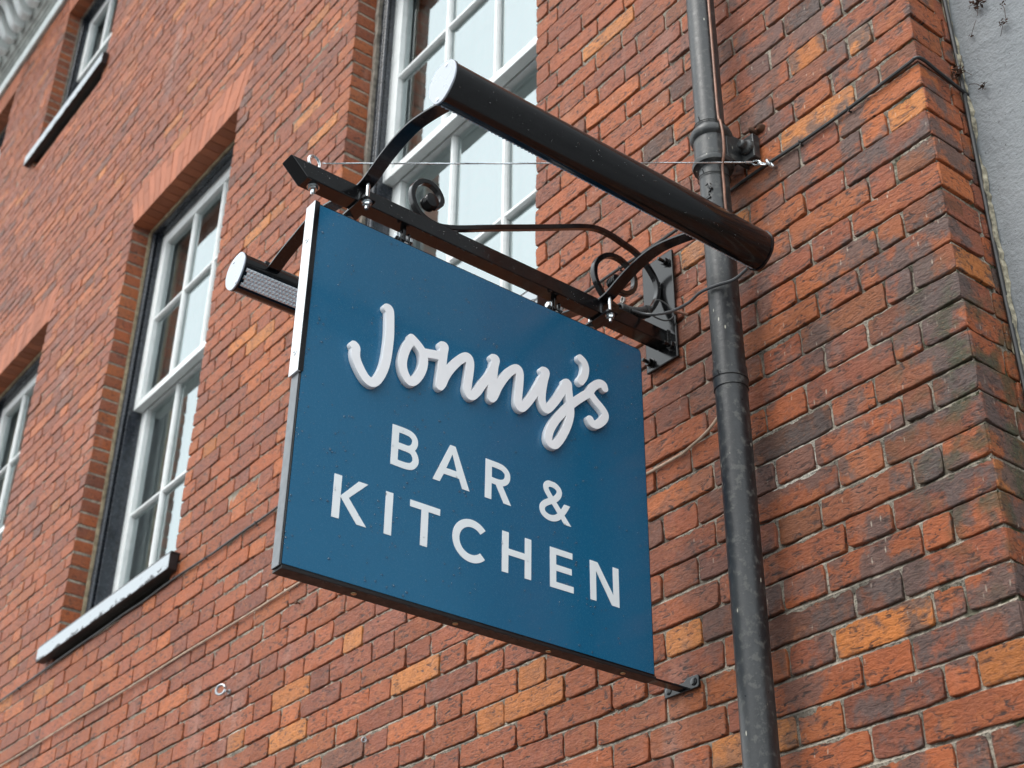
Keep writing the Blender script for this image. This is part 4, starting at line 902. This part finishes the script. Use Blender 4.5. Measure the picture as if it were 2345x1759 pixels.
# lamp flex, wrapped round the foot of the scroll
P = [(-1.6680, -.100, 3.4150), (-1.705, -.105, 3.404), (-1.745, -.120, 3.404), (-1.790, -.122, 3.410), (-1.850, -.100, 3.424), (-1.920, -.085, 3.445), (-1.975, -.085, 3.466), (-2.002, -.095, 3.478), (-2.013, -.120, 3.4825)]
cable('lamp_flex', P, .0036, 'cable_grey', 'grey flex looping from the inner end of the front lamp to the bracket', cat='cable')
cp_ = catmull([(-.055, 3.515), (-.075, 3.502), (-.100, 3.490), (-.130, 3.4845), (-.150, 3.4845)], 40); mbp = []; Np = len(cp_)
for i, (y, z) in enumerate(cp_):
    j = min(i + 1, Np - 1); k = max(i - 1, 0); t = Vector((0, cp_[j][0] - cp_[k][0], cp_[j][1] - cp_[k][1])).normalized(); n_ = Vector((1, 0, 0)); b_ = t.cross(n_); th = i / Np * 2 * math.pi * 14
    mbp.append(Vector((-2.027, y, z)) + (n_ * math.cos(th) + b_ * math.sin(th)) * .0125)
mb = MB(); mb.tube(mbp, .0034, 7)
mb.tube(catmull([mbp[0], Vector((-2.0, -.05, 3.535)), Vector((-1.985, -.03, 3.52)), Vector((-1.978, -.02, 3.492)), Vector((-1.990, -.035, 3.478)), Vector((-2.008, -.06, 3.492)), Vector((-2.012, -.07, 3.515)), Vector((-2.024, -.072, 3.52))], 8), .0020, 7)
tag(build('flex_coil', mb, 'cable_black', smooth=True), 'tight coil of dark flex wound round the foot of the scrollwork', 'cable')
mb = MB(); mb.tube(catmull([(-1.9805, -.012, 3.505), (-1.970, -.020, 3.500), (-1.960, -.010, 3.495), (-1.952, .002, 3.490)], 6), .0038, 8); tag(build('cable_tail', mb, 'cable_copper', smooth=True), 'short brown cable tail coming out of the bricks beside the wall plate', 'cable')
mb = MB(); p = [(XR + .006, RET - .012, z) for z in np.arange(2.0, 9.0, .2)]; mb.tube([(a + .0015 * math.sin(c * 7), b, c) for a, b, c in p], .0052, 8)
tag(build('corner_cable', mb, 'cable_black', smooth=True), 'dark cable running upright in the corner between brick and grey render', 'cable')
# ------------------------------------------------------------------ small wall fixings
mb = MB(); c_ = Vector((-4.130, -.026, 3.168)); mb.torus(c_, (.55, -1, .1), .017, .0042, 28, arc=.95, start=-1.2); mb.cyl((-4.108, -.020, 3.160), (-4.108, .006, 3.160), .0045, 10); mb.lathe((-4.108, -.002, 3.160), (0, -1, 0), [(0, .008), (.005, .008)], 14)
tag(build('wall_eye', mb, 'dark_steel', smooth=True), 'steel ring eye screwed into the bricks below the left window', 'hook')
mb = MB(); mb.torus((-3.25, -.010, 2.792), (1, -.6, 0), .0065, .0017, 18); mb.cyl((-3.25, -.008, 2.792), (-3.25, .006, 2.792), .0018, 8)
tag(build('wall_eye', mb, 'dark_steel', smooth=True), 'tiny steel eye in the brickwork low under the sign', 'hook')
mb = MB(); prof = [(.0, .0070), (.004, .0078), (.006, .0078), (.006, .0052), (.0, .0050)]; A_ = 24; vs = []
for (t, r) in prof:
    for i in range(A_): th = 2 * math.pi * i / A_; vs.append((-2.167 + r * math.cos(th), -.0015 - t, 3.646 + r * math.sin(th) * 1.35))
fs = [(j * A_ + i, j * A_ + (i + 1) % A_, (j + 1) * A_ + (i + 1) % A_, (j + 1) * A_ + i) for j in range(4) for i in range(A_)]; mb.add(vs, fs)
mb.lathe((-2.167, -.0016, 3.646), (0, -1, 0), [(0, .0068), (.001, .0066)], 24)
tag(build('wall_plug', mb, 'grey_plastic', smooth=True), 'pale ring of an old plug hole in the orange brick behind the scroll', 'plug')
mb = MB(); mb.cyl((-3.70, -.014, 3.335), (-3.70, .006, 3.335), .003, 8); mb.lathe((-3.70, -.012, 3.335), (0, -1, 0), [(0, .0065), (.004, .006)], 10)
tag(build('wall_nail', mb, 'rusty_iron', smooth=True), 'rusty nail under the cream wire left of the sign', 'nail')
mb = MB(); mb.tube(catmull([(-1.700, -.003, 3.868), (-1.693, -.016, 3.872), (-1.686, -.012, 3.862), (-1.684, .004, 3.858)], 5), .005, 8); mb.lathe((-1.672, -.001, 3.866), (0, -1, 0), [(0, .012), (.008, .010), (.012, .006)], 12)
tag(build('rusty_stub', mb, 'rusty_iron', smooth=True), 'rusty iron stub in the bricks just right of the pipe socket', 'fixing')
# ------------------------------------------------------------------ dead leaves caught in cobwebs
def leaf(c, s, n, label, down):
    mb = MB(); lr = random.Random(int(abs(c[0]) * 1000))
    for _ in range(n):
        p = Vector(c) + Vector((lr.gauss(0, s * .35), -abs(lr.gauss(0, s * .18)), lr.gauss(0, s * .4))); a = Vector((lr.gauss(0, 1), lr.gauss(0, .6), lr.gauss(0, 1))).normalized() * s * lr.uniform(.15, .4); b = Vector((lr.gauss(0, 1), lr.gauss(0, .6), lr.gauss(0, 1))).normalized() * s * lr.uniform(.1, .25)
        q = a.cross(b).normalized() * s * .03; mb.add([p - a, p + b, p + a, p - b, p + q * 2], [(0, 1, 4), (1, 2, 4), (2, 3, 4), (3, 0, 4), (0, 3, 2, 1)])
    for d in down: mb.tube(catmull([Vector(c), Vector(c) + Vector(d) * .5 + Vector((.004, -.004, 0)), Vector(c) + Vector(d)], 6), .0006, 5)
    return tag(build('leaf_clump', mb, 'dead_leaf'), label, 'dead leaves', 'dead leaves caught on the grey render')
leaf((-1.157, RET - .010, 3.943), .022, 34, 'largest brown dead leaf clump high on the grey render, with a trailing stalk', [(.038, -.004, .004), (-.006, 0, -.03)])
leaf((-1.103, RET - .008, 3.898), .010, 14, 'small dark dead leaf scrap at the top of a hanging thread on grey render', [(.001, -.002, -.042)])
leaf((-1.110, RET - .010, 3.849), .014, 22, 'round brown dead leaf knot at the foot of a thread on grey render', [(-.012, 0, -.03)])
leaf((-1.191, RET - .006, 3.873), .010, 9, 'tiny dark twig scrap on the grey render between the corner and the leaf clump', [(.008, 0, -.004), (.02, 0, .035)])
leaf((-1.226, RET - .022, 3.785), .020, 40, 'brown dead leaf tuft stuck where the black cable meets the render corner', [(.03, -.004, -.03), (.02, -.01, .03)])
leaf((-1.186, RET - .010, 3.722), .013, 20, 'brown dead leaf scrap hanging on the grey render just below the black cable', [(-.03, 0, .03), (.012, 0, .004)])
